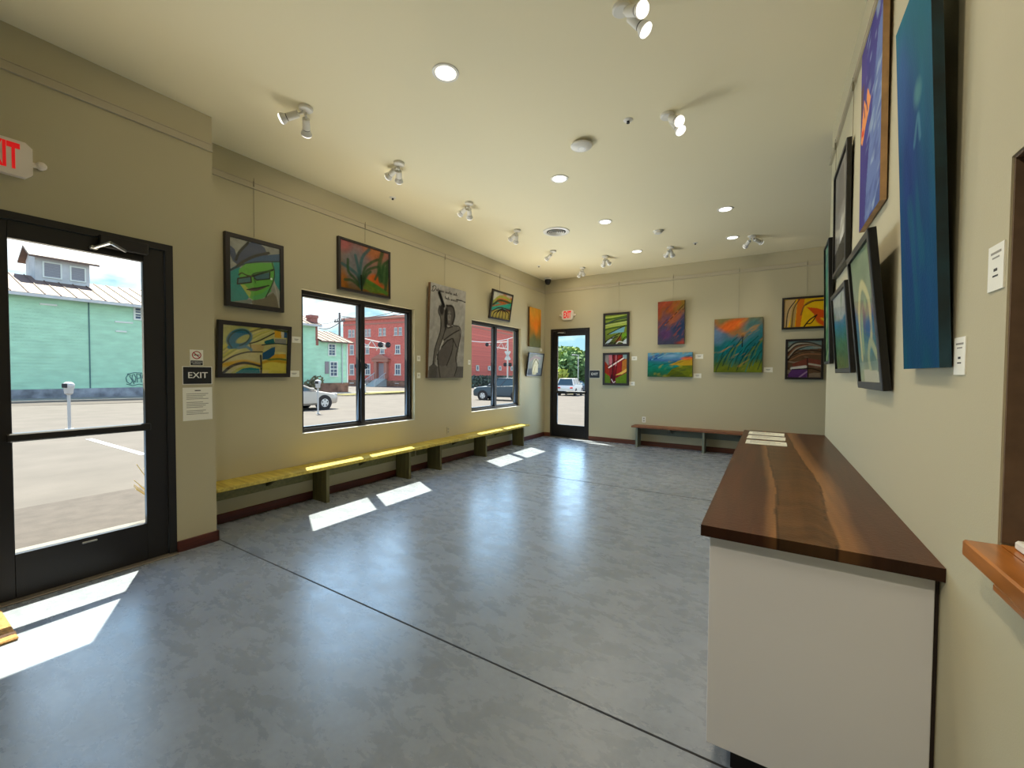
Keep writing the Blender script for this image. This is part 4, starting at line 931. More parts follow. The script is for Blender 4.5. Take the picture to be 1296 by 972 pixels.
m = MB(); m.lathe((0,0,-.034), (0,0,-1), [(0,.072),(.05,.07),(.09,.055),(.115,.03),(.122,.002)], 22); m.build('dome', M['plaque'], r, smooth=True)

# ------------------------------------------------------------------ outdoors
def gz(y): return -.15 - .018*min(max(y-4, 0), 42)
def grd(px, py):                                  # point of the photo on the sloping ground
    d = ray(px, py); t = 5.
    for _ in range(60):
        y = CAMP.y+t*d.y; t = (gz(y)-CAMP.z)/d.z
    return CAMP+t*d
X_ = {}
X_['road'] = mat('sunlit_asphalt', (90,85,81), .9, noise=.12, nscale=1.2, bump=.2, bscale=30)
X_['apron'] = mat('gravel_pavement', (76,70,66), .9, noise=.16, nscale=6, bump=.3, bscale=40)
X_['walk'] = mat('pale_concrete', (124,122,117), .9, noise=.06, nscale=2)
X_['verge'] = mat('dry_verge', (112,106,60), .9, noise=.25, nscale=3)
X_['line'] = mat('road_paint', (215,213,208), .8)
X_['teal'] = mat('teal_boards', (182,228,200), .8, noise=.1, nscale=1.1, stretch=(1,1,3))
X_['tealtrim'] = mat('pale_trim', (225,232,226), .7)
X_['roofm'] = mat('rusty_metal_roof', (104,84,74), .6, noise=.14, nscale=1.2)
X_['stone'] = mat('stone_foundation', (140,146,154), .9, noise=.55, nscale=1.6, bump=.5, bscale=6)
X_['stone2'] = mat('brown_stone_foundation', (140,104,86), .9, noise=.4, nscale=1.6, bump=.5, bscale=6)
X_['greyw'] = mat('weathered_white_boards', (200,204,206), .8, noise=.1, nscale=2)
X_['louv'] = mat('grey_louvre', (150,152,160), .8)
X_['wing'] = mat('window_dark_pane', (84,98,120), .2)
X_['chim'] = mat('chimney_brick', (160,104,94), .9, noise=.2, nscale=5)
X_['shut'] = mat('grey_shutter', (150,140,146), .8)
X_['pole'] = mat('weathered_pole', (110,104,104), .9)
X_['metal'] = mat('galvanised_metal', (190,192,194), .5, metal=.2)
X_['sigd'] = mat('signal_black', (36,36,42), .6)
X_['grafd'] = mat('graffiti_grey', (92,128,126), .9)
X_['step'] = mat('grey_steps', (170,184,186), .8)
X_['sandst'] = mat('sandstone_trim', (176,122,108), .8)
def brick_mat():
    m = bpy.data.materials.new('red_brick'); m.use_nodes = True; nt = m.node_tree; N = nt.nodes; b = N['Principled BSDF']
    tc = N.new('ShaderNodeTexCoord'); br = N.new('ShaderNodeTexBrick'); mp = N.new('ShaderNodeMapping')
    mp.inputs['Rotation'].default_value = (PI/2, 0, 0)
    nt.links.new(tc.outputs['Object'], mp.inputs[0]); nt.links.new(mp.outputs[0], br.inputs['Vector'])
    br.inputs['Color1'].default_value = (*lin((222,114,100)), 1); br.inputs['Color2'].default_value = (*lin((200,100,92)), 1); br.inputs['Mortar'].default_value = (*lin((206,150,138)), 1)
    br.inputs['Scale'].default_value = 2.2; br.inputs['Mortar Size'].default_value = .012; b.inputs['Roughness'].default_value = .9
    nt.links.new(br.outputs['Color'], b.inputs['Base Color']); return m
X_['brick'] = brick_mat()
# ground
m = MB(); ys = [-30,-10,0,4,10,20,30,46,70,130]; xs = [-130,-60,-44,-30,-20,-10,-4.8,6.2,40]
for y in ys:
    for x in xs: m.v.append((x, y, gz(y)))
nx_ = len(xs)
for j in range(len(ys)-1):
    for i in range(nx_-1): m.f.append((j*nx_+i, j*nx_+i+1, (j+1)*nx_+i+1, (j+1)*nx_+i)); m.m.append(0)
struct(m.build('street', X_['road']), 'sunlit pale street and parking area outside', 'street')
def strip(name, x0, x1, y0, y1, dz, mt, label, cat, n=12, th=.04):
    m = MB(); Y = [y0+(y1-y0)*k/n for k in range(n+1)]; vs = []
    for y in Y:
        z = gz(y)+dz; vs += [(x0,y,z-th),(x1,y,z-th),(x1,y,z),(x0,y,z)]
    fs = [(0,1,2,3),(4*n+3,4*n+2,4*n+1,4*n)]
    for k in range(n):
        for c in range(4): fs.append((4*k+c, 4*k+4+c, 4*k+4+(c+1) % 4, 4*k+(c+1) % 4))
    m.add(vs, fs); return struct(m.build(name, mt), label, cat)
strip('pavement', -7.5, -5.38, -8, 9, .015, X_['apron'], 'darker gravelly pavement strip before the entrance door', 'pavement')
m = MB(); m.bbox(-5.38, -3.2, -.3, XD-TH, YJ-.1, -.012, .01); m.bbox(-5.38, YJ-.1, -.3, XL-TH, YF+1.6, -.012, .01); m.bbox(XL-TH, YF+TH, -.3, 6.2, YF+1.6, -.012, .01)
struct(m.build('walkway', X_['walk']), 'bright concrete walkway along the building', 'walkway')
strip('sidewalk', -34.4, -31.5, -12, 30, .12, X_['walk'], 'bright sidewalk in front of the teal building', 'sidewalk', th=.3)
strip('road_edge', -31.5, -29, -12, 30, .015, X_['apron'], 'darker gutter strip across the street', 'road edge')
m = MB(); y = 3.1; m.box(-13.9, y-.06, gz(y)-.02, -10.4, y+.06, gz(y)+.006); struct(m.build('road_marking', X_['line']), 'white parking stripe seen through the entrance door', 'road marking')
m = MB(); y = 5.9; m.box(-13.9, y-.06, gz(y)-.04, -10.4, y+.06, gz(y)+.01); struct(m.build('road_marking', X_['line']), 'white parking stripe near the nearer window', 'road marking')

# teal building
BX = -35.; r = thing('teal_building', 'long teal board building with rusty metal roof and white cupola across the street', 'building', (BX, 10, 0))
def T(x, y, z): return (x-BX, y-10, z)
yA, yB, yC = -8., 22.65, 26.0
m = MB(); m.box(*T(BX-9, yA, .42), *T(BX, yB, 5.75)); m.prism([(-9, 5.75), (0, 5.75), (-4.5, 7.32)], 1, yA-10, yB-10); m.build('wall', X_['teal'], r)
m = MB()
for q in range(30): m.box(*T(BX, yA, .46+q*.178), *T(BX+.014, yB, .472+q*.178))
m.build('clapboard', X_['teal'], r)
m = MB(); m.box(*T(BX-9, yA, -.7), *T(BX+.12, yB, .42)); m.build('foundation', X_['stone'], r)
def roof(xa, xr, xb, za, zr, y0, y1, th=.12):
    m = MB(); m.prism([(xa-BX, za), (xr-BX, zr), (xb-BX, za), (xb-BX, za+th), (xr-BX, zr+th), (xa-BX, za+th)], 1, y0-10, y1-10)
    n = int((y1-y0)/.62)
    for q in range(n+1):
        y = y0+q*(y1-y0)/n-10
        m.prism([(xa-BX, za+th), (xr-BX, zr+th), (xr-BX, zr+th+.05), (xa-BX, za+th+.05)], 1, y-.02, y+.02)
    return m
rf = roof(BX+.5, BX-4.5, BX-9.5, 5.62, 7.3, yA-.3, yB+.3).build('roof', X_['roofm'], r)
m = MB(); m.box(*T(BX+.40, yA-.3, 5.55), *T(BX+.56, yB+.3, 5.72)); m.build('gutter', X_['greyw'], rf)
# cupola
cx = -38.3; c0, c1 = 6.35, 8.75
m = MB(); m.box(*T(cx-2.4, c0, 6.3), *T(cx, c1, 8.5)); m.prism([(cx-2.4-BX, 8.5), (cx-BX, 8.5), (cx-1.2-BX, 9.12)], 1, c0-10, c1-10); cp = m.build('cupola', X_['greyw'], r)
m = MB(); m.prism([(cx-2.75-BX, 8.36), (cx-1.2-BX, 9.12), (cx+.35-BX, 8.36), (cx+.35-BX, 8.48), (cx-1.2-BX, 9.26), (cx-2.75-BX, 8.48)], 1, c0-10.3, c1-9.6); m.build('cupola_roof', X_['roofm'], cp)
def face_x(px0, px1, py0, py1, xp):
    a, b = on(px0, py0, 0, xp), on(px1, py1, 0, xp); return a.y, b.y, b.z, a.z
for px0, px1, py0, py1 in [(55.5,76.5,332,352.5), (90,107,338,356.5)]:
    a, b, z0_, z1_ = face_x(px0, px1, py0, py1, cx)
    m = MB(); f = .07
    m.box(*T(cx, a-f, z0_-f), *T(cx+.06, b+f, z0_)); m.box(*T(cx, a-f, z1_), *T(cx+.06, b+f, z1_+f)); m.box(*T(cx, a-f, z0_), *T(cx+.06, a, z1_)); m.box(*T(cx, b, z0_), *T(cx+.06, b+f, z1_)); fr = m.build('louvre_frame', X_['tealtrim'], cp)
    m = MB(); n = 9
    for q in range(n): zz = z0_+(z1_-z0_)*q/n; m.box(*T(cx+.005, a, zz), *T(cx+.03, b, zz+(z1_-z0_)/n*.8))
    m.build('louvre', X_['louv'], fr)
def sash_window(r, xp, y0, y1, z0, z1, cols=3, rows=4):
    m = MB(); f = .1
    m.box(*T(xp, y0-f, z0-f), *T(xp+.08, y1+f, z0)); m.box(*T(xp, y0-f, z1), *T(xp+.08, y1+f, z1+f)); m.box(*T(xp, y0-f, z0), *T(xp+.08, y0, z1)); m.box(*T(xp, y1, z0), *T(xp+.08, y1+f, z1))
    for q in range(1, cols): y = y0+(y1-y0)*q/cols; m.box(*T(xp+.02, y-.02, z0), *T(xp+.05, y+.02, z1))
    for q in range(1, rows): z = z0+(z1-z0)*q/rows; t = .045 if q*2 == rows else .02; m.box(*T(xp+.02, y0, z-t), *T(xp+.05, y1, z+t))
    w = m.build('window', X_['tealtrim'], r); MB().box(*T(xp+.002, y0, z0), *T(xp+.015, y1, z1)).build('pane', X_['wing'], w)
sash_window(r, BX, 10.08, 10.95, 4.88, 5.55, 3, 4)
a = on(112, 383, 0, BX); m = MB(); m.box(*T(BX, a.y-.03, .42), *T(BX+.03, a.y+.03, 5.6)); m.build('seam_batten', X_['grafd'], r)
for px0, px1, py in [(50,72,384.5),(145,168,407),(146,160,419)]:
    a, b = on(px0, py, 0, BX), on(px1, py, 0, BX); m = MB(); m.box(*T(BX, a.y, a.z-.05), *T(BX+.06, b.y, a.z+.05)); m.build('batten', X_['tealtrim'], r)
def gpt(x, y):                                      # graffiti drawn on the teal boards
    p = on(x, y, 0, BX+.018); return T(p.x, p.y, p.z)
m = MB()
for st in [[(166,475),(162,474),(159.5,478),(160.5,483),(165,486),(167,483)],[(164,476),(167,481),(170,486)],[(168,474),(167,479),(171,484),(172,478),(169.5,473)],[(173,473),(174,484)],[(173,473),(177,474),(178,478),(174,479)],[(178,472.5),(179,484)],[(181,473),(180,478),(184,482),(181,485)],[(186,472),(182,477),(186,480),(185,486)],[(160,486),(168,488),(176,486),(186,488)],[(161,473.5),(170,471.5),(180,472)]]:
    m.path([gpt(*q) for q in st], .022, 6)
g = m.build('graffiti', X_['grafd'], r); g['label'] = 'scrawled grey outline graffiti tag'
# lower wing
m = MB(); m.box(*T(BX-7, yB, .46), *T(BX, yC, 4.34)); m.prism([(-7, 4.34), (0, 4.34), (-3.5, 5.55)], 1, yB-10, yC-10); m.build('wing_wall', X_['teal'], r)
m = MB(); m.box(*T(BX-7, yB, -1), *T(BX+.1, yC, .46)); m.build('wing_foundation', X_['stone2'], r)
rf = roof(BX+.45, BX-3.5, BX-7.45, 4.22, 5.5, yB+.3, yC+.45).build('wing_roof', X_['roofm'], r)
m = MB(); m.box(*T(BX-.75, 22.28, 4.2), *T(BX-.05, 22.9, 6.5)); m.box(*T(BX-.8, 22.22, 6.35), *T(BX, 22.96, 6.62)); m.box(*T(BX-.6, 22.68, 3.9), *T(BX+.02, 22.93, 4.4)); m.build('chimney', X_['chim'], r)
for px0, px1, py0, py1 in [(416,423.5,436,449.5), (418,426,458.5,475.5)]:
    a, b, z0_, z1_ = face_x(px0, px1, py0, py1, BX); sash_window(r, BX, a, b, z0_, z1_, 2, 4)
a, b, z0_, z1_ = face_x(411, 416.6, 457.5, 473, BX); MB().box(*T(BX, a, z0_), *T(BX+.06, b-.06, z1_)).build('shutter', X_['shut'], r)
m = MB(); m.box(*T(BX, yC-.12, .46), *T(BX+.05, yC+.02, 4.3)); m.build('corner_board', X_['tealtrim'], r)
a = on(432.5, 445, 0, BX); m = MB(); m.tube(T(BX+.07, a.y, .4), T(BX+.07, a.y, 4.2), .05); m.build('downspout', X_['greyw'], r)

# red brick building
Pd = on(488, 489, 2, -.9); a_ = Vector((.987, .153, 0)).normalized(); b_ = Vector((-a_.y, a_.x, 0))
def hit(px, py, P0, n):
    d = ray(px, py); t = (P0-CAMP).dot(n)/d.dot(n); return CAMP+t*d
def fl(px, py):                                     # photo point -> (along facade, height) on the street facade
    p = hit(px, py, Pd, b_); return (p-Pd).dot(a_), p.z
sc_ = fl(561, 488)[0]; Pc = Pd+a_*sc_
zr_ = fl(485, 400)[1]; sl = fl(434.5, 470)[0]; rot = math.atan2(a_.y, a_.x)
r = thing('brick_building', 'three storey red brick building with white windows and front steps', 'building', (Pd.x, Pd.y, 0), rot)
m = MB(); m.box(sl, 0, -1.6, sc_, 60, zr_-.5); m.build('wall', X_['brick'], r)
m = MB(); m.bbox(sl-.1, -.12, -1.6, sc_+.12, 60, .1, .02); m.build('foundation', X_['stone2'], r)
m = MB(); m.bbox(sl-.2, -.25, zr_-.55, sc_+.25, 60.2, zr_-.25, .03); m.box(sl-.1, -.1, zr_-.25, sc_+.1, 60.1, zr_); m.build('cornice', X_['sandst'], r)
m = MB(); m.box(sl, -.06, fl(485,410)[1], sc_+.06, 60, fl(485,410)[1]+.25); m.build('belt_course', X_['sandst'], r)
def bwin(px0, px1, py0, py1, arch=False):
    s0, z1_ = fl(px0, py0); s1, z0_ = fl(px1, py1); f = (s1-s0)*.16
    m = MB(); m.box(s0, -.08, z0_, s0+f, -.0, z1_); m.box(s1-f, -.08, z0_, s1, 0, z1_); m.box(s0+f, -.08, z1_-f, s1-f, 0, z1_); m.box(s0-.1, -.14, z0_-f*.6, s1+.1, 0, z0_+f*.5)
    m.box(s0+f, -.07, (z0_+z1_)/2-.06, s1-f, 0, (z0_+z1_)/2+.06); c = (s0+s1)/2; m.box(c-.05, -.07, z0_+f*.5, c+.05, 0, z1_-f)
    w = m.build('window', X_['line'], r); MB().box(s0+f, -.03, z0_+.1, s1-f, -.005, z1_-f).build('pane', X_['wing'], w)
for q in [(441.2,444.8,417.5,427),(446,449,417.5,427),(462.2,465.2,416.8,426.4),(466.2,469.2,416.5,426),(479.8,483.3,415.5,425.2),(485,488.3,415.2,425),(499.2,503,414.6,424.6),(505,508.8,414.2,424.4),(443,448,436.5,449),(463,467.5,436,448),(481.3,486.7,438,447.6),(500.4,506.8,436.5,447.8),(442.8,448.4,460.5,474.5),(462.5,469,460.3,474.3),(500,507.4,460.2,474.4),(443.6,448,481,484.8),(463,466.8,481.5,485),(501,504.6,481.8,485.2),(518,524,460,474.4),(518,521.5,414,424.2),(523.5,527,413.8,424),(518.5,525,436,447.8)]:
    bwin(*q)
s0, z1_ = fl(479.4, 459.5); s1, z0_ = fl(487.6, 479.5)
m = MB(); m.box(s0-.7, -.5, z0_, s0-.1, 0, z1_+.2); m.box(s1+.1, -.5, z0_, s1+.7, 0, z1_+.2); m.box(s0-1., -.6, z1_+.2, s1+1., 0, z1_+.7); m.prism([(s0-1.2, z1_+.7), (s1+1.2, z1_+.7), ((s0+s1)/2, z1_+1.5)], 1, -.7, 0); m.build('portico', X_['sandst'], r)
m = MB(); m.box(s0, -.05, z0_, s1, 0, z1_); m.build('entrance', X_['shut'], r)
n = 8; m = MB()
for q in range(n): m.box(s0-.4, -.5-(q+1)*.34, -1.0, s1+.4, -.5-q*.34, z0_-(z0_+.95)*(q+.5)/n)
m.box(s0-.4, -.5, -1, s1+.4, 0, z0_); m.build('steps', X_['step'], r)
for sx_ in (s0-.5, s1+.5):
    m = MB(); e = -.5-n*.34; m.path([(sx_, 0, z0_+1), (sx_, -.5, z0_+1), (sx_, e, .0), (sx_, e, -.95)], .06, 6)
    for q in range(9): yy = -.5-(q+1)*.3; zz = z0_+1-(z0_+1)*(q+1)*.3/(n*.34); m.tube((sx_, yy, zz-.9), (sx_, yy, zz), .035, n=5)
    m.build('stair_railing', X_['greyw'], r)
def el(px, py):                                     # photo point on the long side wall
    p = hit(px, py, Pc, a_); return (p-Pc).dot(b_), p.z
for px0, px1, py0, py1 in [(602.2,605.8,462,469.5), (617.2,620.6,463,469), (631,634,463,469), (646,649,463.5,469.3)]:
    y0_, z1_ = el(px0, py0); y1_, z0_ = el(px1, py1)
    m = MB(); f = .3
    m.box(sc_, y0_, z0_, sc_+.1, y0_+f, z1_); m.box(sc_, y1_-f, z0_, sc_+.1, y1_, z1_); m.box(sc_, y0_, z1_-.2, sc_+.1, y1_, z1_); m.box(sc_, y0_, z0_, sc_+.14, y1_, z0_+.2)
    w = m.build('window', X_['line'], r); MB().box(sc_+.01, y0_+f, z0_+.2, sc_+.04, y1_-f, z1_-.2).build('pane', X_['wing'], w)

# cars
def car(label, colour, loc, rz, L=4.6, W=1.8, Ht=1.45, kind='sedan', name='car', belt=.92, hood=.86, R=.33, axles=None, group=None):
    r = thing(name, label, 'car', loc, rz); pm = mat('car_paint', colour, .35, metal=.3, coat=.4)
    gm = X_['carglass']; hw = W/2; x0, x1 = -L/2, L/2
    xf = L*.5-.86; xr = -L*.5+.9
    if kind == 'sedan':
        st = [(x0,.35,.80,.80),(x0+.12,.28,.95,.93),(x0+.9,.24,.98,1.),(x0+1.5,.24,belt,1.),(x1-1.45,.24,belt,1.),(x1-1.2,.24,hood+.05,1.),(x1-.45,.25,hood-.08,.96),(x1-.1,.28,.70,.86),(x1,.36,.60,.74)]
        cab = (x0+.62, x0+1.25, x1-2.25, x1-1.25)
    else:
        st = [(x0,.42,.85,.88),(x0+.08,.32,1.05,.95),(x0+.9,.28,belt+.08,1.),(x0+1.5,.28,belt+.05,1.),(x1-1.4,.28,belt,1.),(x1-1.1,.28,hood+.06,1.),(x1-.35,.3,hood-.03,.95),(x1-.05,.34,.78,.86),(x1,.42,.68,.76)]
        cab = (x0+.08, x0+.35, x1-2.05, x1-1.18)
    m = MB(); vs = []; nn = 10
    for (x, zl, zb, wf) in st:
        w = hw*wf; zm = (zl*.45+zb*.55)
        vs += [(x,-w*.90,zl),(x,-w,zl+.1),(x,-w,zm),(x,-w*.97,zb-.05),(x,-w*.88,zb),(x,w*.88,zb),(x,w*.97,zb-.05),(x,w,zm),(x,w,zl+.1),(x,w*.90,zl)]
    fs = [tuple(range(nn))[::-1], tuple(range((len(st)-1)*nn, len(st)*nn))]
    for i in range(len(st)-1):
        for k in range(nn): fs.append((i*nn+k, i*nn+(k+1) % nn, (i+1)*nn+(k+1) % nn, (i+1)*nn+k))
    m.add(vs, fs); bd = m.build('body', pm, r, smooth=True)
    a, b, c, d = cab; wb, wt = hw*.90, hw*.70; zb = belt-.02; zt = Ht-.05
    P8 = [(a,-wb,zb),(d,-wb,zb),(d,wb,zb),(a,wb,zb),(b,-wt,zt),(c,-wt,zt),(c,wt,zt),(b,wt,zt)]
    m = MB(); m.add(P8, [(0,3,2,1),(4,5,6,7),(0,1,5,4),(1,2,6,5),(2,3,7,6),(3,0,4,7)]); m.build('windows', gm, r)
    m = MB(); m.bbox(b-.05, -wt-.02, zt-.01, c+.05, wt+.02, Ht, .02)
    for sg in (-1, 1):
        for p, q in ((0,4),(1,5)):
            A, B = P8[p], P8[q]; m.tube((A[0], sg*abs(A[1]), A[2]), (B[0], sg*abs(B[1]), B[2]), .045, n=6)
        for t in ((.42,) if kind == 'sedan' else (.33,.68)):
            m.tube((a+(d-a)*t, sg*wb, zb), (b+(c-b)*t, sg*wt, zt), .04, n=6)
        m.tube((b, sg*wt, zt), (c, sg*wt, zt), .04, n=6)
    m.build('roof', pm, r, smooth=True)
    for x in (xf, xr):
        for sg in (-1, 1):
            y = sg*(hw-.02)
            m = MB(); m.lathe((x, sg*(hw-.2), R), (0,sg,0), [(0,R*1.14),(.203,R*1.14)], 24); m.build('wheel_arch', X_['sigd'], bd)
            m = MB(); m.lathe((x, sg*(hw-.2), R), (0,sg,0), [(0,R),(.2,R),(.22,R*.94),(.22,R*.66)], 24); wl = m.build('wheel', X_['tyre'], r)
            m = MB(); m.lathe((x, sg*(hw+.0), R), (0,sg,0), [(0,R*.66),(.02,R*.6),(.022,R*.2),(.03,R*.02)], 20); rm = m.build('rim', X_['rim'], wl)
            m = MB()
            for q in range(5):
                t = 2*PI*q/5+.3; m.lathe((x+R*.42*math.cos(t), sg*(hw+.021), R+R*.42*math.sin(t)), (0,sg,0), [(0,R*.11),(.004,R*.10)], 10)
            m.build('rim_hole', X_['sigd'], rm)
    for sg in (-1, 1):
        m = MB(); m.bbox(x1-.22, sg*hw*.5, hood-.22, x1-.06, sg*hw*.83, hood-.09, .03); m.build('headlight', X_['line'], r)
        m = MB(); m.bbox(x0-.01, sg*hw*.5, .72, x0+.10, sg*hw*.86, .9, .03); m.build('tail_light', X_['tail'], r)
        m = MB(); m.bbox(d-.35, sg*(hw-.04), belt, d-.2, sg*(hw+.14), belt+.14, .03); m.build('mirror', pm, r)
    return r
X_['carglass'] = mat('car_glass', (60,84,92), .12, spec=.7); X_['tyre'] = mat('tyre_rubber', (52,48,48), .9); X_['rim'] = mat('alloy_rim', (215,214,212), .4, metal=.2); X_['tail'] = mat('tail_lens', (200,30,30), .4)
p = grd(411.3, 518.5); car('silver grey car parked across the street, seen through the nearer window', (196,188,178), (p.x-.9, p.y-1.45, gz(p.y)), PI/2, 4.6, 1.8, 1.4)
p, q = grd(611, 506.5), grd(653, 508); dv = (p-q); ang = math.atan2(dv.y, dv.x); c = (p+q)/2; nrm = Vector((-math.sin(ang), math.cos(ang), 0))*.9
if nrm.dot(c-CAMP) < 0: nrm = -nrm
c = c+nrm; car('dark blue grey suv standing on the street, seen through the farther window', (66,80,92), (c.x, c.y, gz(c.y)), ang, max(4.3, (p-q).length+1.76), 1.8, 1.68, 'suv', 'suv', 1.08, 1.02, .36)
p = grd(713, 501); car('white suv with red tail lights beyond the far glass door', (232,232,230), (p.x-.2, p.y+2.2, gz(p.y)), 1.75, 4.6, 1.85, 1.75, 'suv', 'suv', 1.1, 1.06, .36)
p = depth(725, 488, 52); car('dark car parked behind the white suv beyond the far glass door', (70,80,96), (p.x, p.y, gz(p.y)), 2.6, 4.5, 1.8, 1.5)

def meter(label, px, py_base, py_top, xd):
    p = grd(px, py_base); top = depth(px, py_top, (p-CAMP).dot(CF)); h = top.z-p.z
    r = thing('parking_meter', label, 'parking meter', (p.x, p.y, gz(p.y)), YAW)
    m = MB(); m.tube((0,0,0), (0,0,h-.35), .035, n=12); m.lathe((0,0,0), (0,0,1), [(0,.09),(.02,.09)], 14); m.build('post', X_['metal'], r)
    m = MB(); m.lathe((0,0,h-.37), (0,0,1), [(0,.04),(.04,.09),(.16,.10),(.22,.12),(.30,.12),(.35,.08),(.37,.01)], 18); hd = m.build('head', X_['metal'], r, smooth=True)
    m = MB(); m.bbox(-.07, -.125, h-.17, .07, -.09, h-.05, .01); m.build('display', X_['sigd'], hd)
meter('parking meter seen through the entrance door, in front of the teal wall', 88, 543, 483, 0)
meter('parking meter seen through the nearer window, in front of the silver car', 402.5, 523.5, 480.5, 0)
# utility pole, cables
P = on(430, 489, 1, 52); P = depth(430, 470, 62); zt_ = depth(430, 396, 62).z
r = thing('utility_pole', 'wooden utility pole behind the teal building', 'utility pole', (P.x, P.y, gz(P.y)))
m = MB(); g0_ = gz(P.y); m.tube((0,0,0), (0,0,zt_-g0_), .2, .14); m.build('post', X_['pole'], r)
m = MB(); m.box(-1.2, -.08, zt_-g0_-1.4, 1.2, .08, zt_-g0_-1.2)
for q in (-1.05,-.5,.5,1.05): m.lathe((q,0,zt_-g0_-1.2), (0,0,1), [(0,.09),(.35,.06)], 8)
m.build('crossarm', X_['pole'], r)
for lab, A, B in [('upper overhead cable left of the utility pole', (403,408), (430,402)), ('thick overhead cable left of the utility pole', (403,415), (430,408)), ('overhead cable right of the utility pole above the brick roof', (430,401), (512,391)), ('lower overhead cable right of the utility pole', (430,399.5), (512,396)), ('pale overhead cable crossing the brick wall in the farther window', (590,431), (662,422.5))]:
    d0 = 62 if A[0] < 500 else 45; a = depth(*A, d0+4 if A[0] < 430 else d0); b = depth(*B, d0 if B[0] < 440 else 46)
    r = thing('cable', lab, 'cable', a, group='overhead cables'); m = MB(); pts = []
    for q in range(9):
        t = q/8; v = (b-a)*t; v.z -= .5*math.sin(PI*t); pts.append(v)
    m.path(pts, .07 if 'thick' in lab else .04, 5); m.build('strand', X_['pole'] if d0 > 50 else X_['greyw'], r)
def crossing(label, mpx, dd, ytop, yx, ylamp, arm, lamps, cb_=(.5,.6)):
    g = depth(mpx, 486, dd); base = gz(g.y); z = lambda y, x=mpx: depth(x, y, dd).z - base
    r = thing('crossing_signal', label, 'crossing signal', (g.x, g.y, base), YAW); k = dd/FPX
    m = MB(); m.tube((0,0,0), (0,0,z(ytop)), .11); m.bbox(-.3,-.3,0,.3,.3,.9,.03); m.build('mast', X_['line'], r)
    if yx:
        m = MB()
        for sg in (-1, 1):
            c = Vector((0,-.16,z(yx))); dv = Vector((cb_[0],0,sg*cb_[1])); n = Vector((-dv.z,0,dv.x)).normalized()*.15
            m.add([c-dv-n, c-dv+n, c+dv+n, c+dv-n, c-dv-n+Vector((0,.03,0)), c-dv+n+Vector((0,.03,0)), c+dv+n+Vector((0,.03,0)), c+dv-n+Vector((0,.03,0))], [(0,1,2,3),(4,5,6,7),(0,1,5,4),(1,2,6,5),(2,3,7,6),(3,0,4,7)])
        m.build('crossbuck', X_['line'], r)
    def pair(x, zz):
        m = MB(); m.tube((x-.55,-.1,zz), (x+.55,-.1,zz), .05, n=8); cb = m.build('crossarm', X_['line'], r)
        for sg in (-1, 1):
            m = MB(); m.lathe((x+sg*.36,-.12,zz), (0,-1,0), [(0,.27),(.02,.27),(.021,.13),(.2,.15),(.2,.13)], 20); m.build('flasher', X_['sigd'], r)
    pair(0, z(ylamp))
    (ax, ay0), (bx, by0), th = arm
    A = Vector(((ax-mpx)*k, 0, z(ay0))); B = Vector(((bx-mpx)*k, 0, z(by0))); D = Vector((0,0,-th*k)); m = MB()
    m.tube(A, B, .055, n=6); m.tube(A+D, B+D*.55, .055, n=6); n = 5
    for q in range(n):
        p0 = A+(B-A)*q/n + (D if q % 2 else Vector()); p1 = A+(B-A)*(q+1)/n + (Vector() if q % 2 else D*(1-.45*(q+1)/n)); m.tube(p0, p1, .035, n=5)
    m.build('cantilever', X_['line'], r)
    for lx, ly in lamps: pair((lx-mpx)*k, z(ly))
crossing('railway crossing signal with white crossbuck and cantilever arm, seen in the farther window', 642.3, 60, 429, 450, 461.5, ((642.3,433), (622,434), 9), [(619.5,436.5)], (.34,.62))
crossing('railway crossing signal with cantilever arm in front of the brick building', 458, 40, 426, 0, 463.5, ((458,428), (489,435), 11), [(487,436.5)])
p = grd(521, 497); r = thing('signal_cabinet', 'grey metal signal cabinet by the brick building', 'cabinet', (p.x, p.y, gz(p.y)), YAW)
hh = depth(521, 475, (p-CAMP).dot(CF)).z-gz(p.y); k = (p-CAMP).dot(CF)/FPX
m = MB(); m.bbox(-4*k, 0, 0, 5*k, 1., hh, .04); bx = m.build('body', X_['metal'], r)
m = MB(); m.bbox(-4.4*k, -.1, hh-.02, 5.4*k, 1.1, hh+.08, .03); m.build('lid', X_['greyw'], bx)
m = MB(); m.bbox(-3.4*k, -.03, .2, 4.4*k, 0, hh-.15, .01); m.build('door', X_['metal'], bx)
# verge before the brick building
p, q = grd(438, 501), grd(525, 498)
m = MB(); m.box(0, 0, -.02, (q-p).length, 2.2, .06); o = m.build('grass_verge', X_['verge'], None, loc=(p.x, p.y, gz(p.y)), rotz=math.atan2(q.y-p.y, q.x-p.x)); tag(o, 'dry yellow green grass verge before the brick building', 'grass', kind='stuff')
p, q = grd(724, 499), grd(764, 499)
m = MB(); m.box(0, 0, -.02, (q-p).length, 1.6, .06); o = m.build('grass_verge', X_['verge'], None, loc=(p.x, p.y, gz(p.y)), rotz=math.atan2(q.y-p.y, q.x-p.x)); tag(o, 'yellow green grass verge beyond the far glass door', 'grass', kind='stuff')
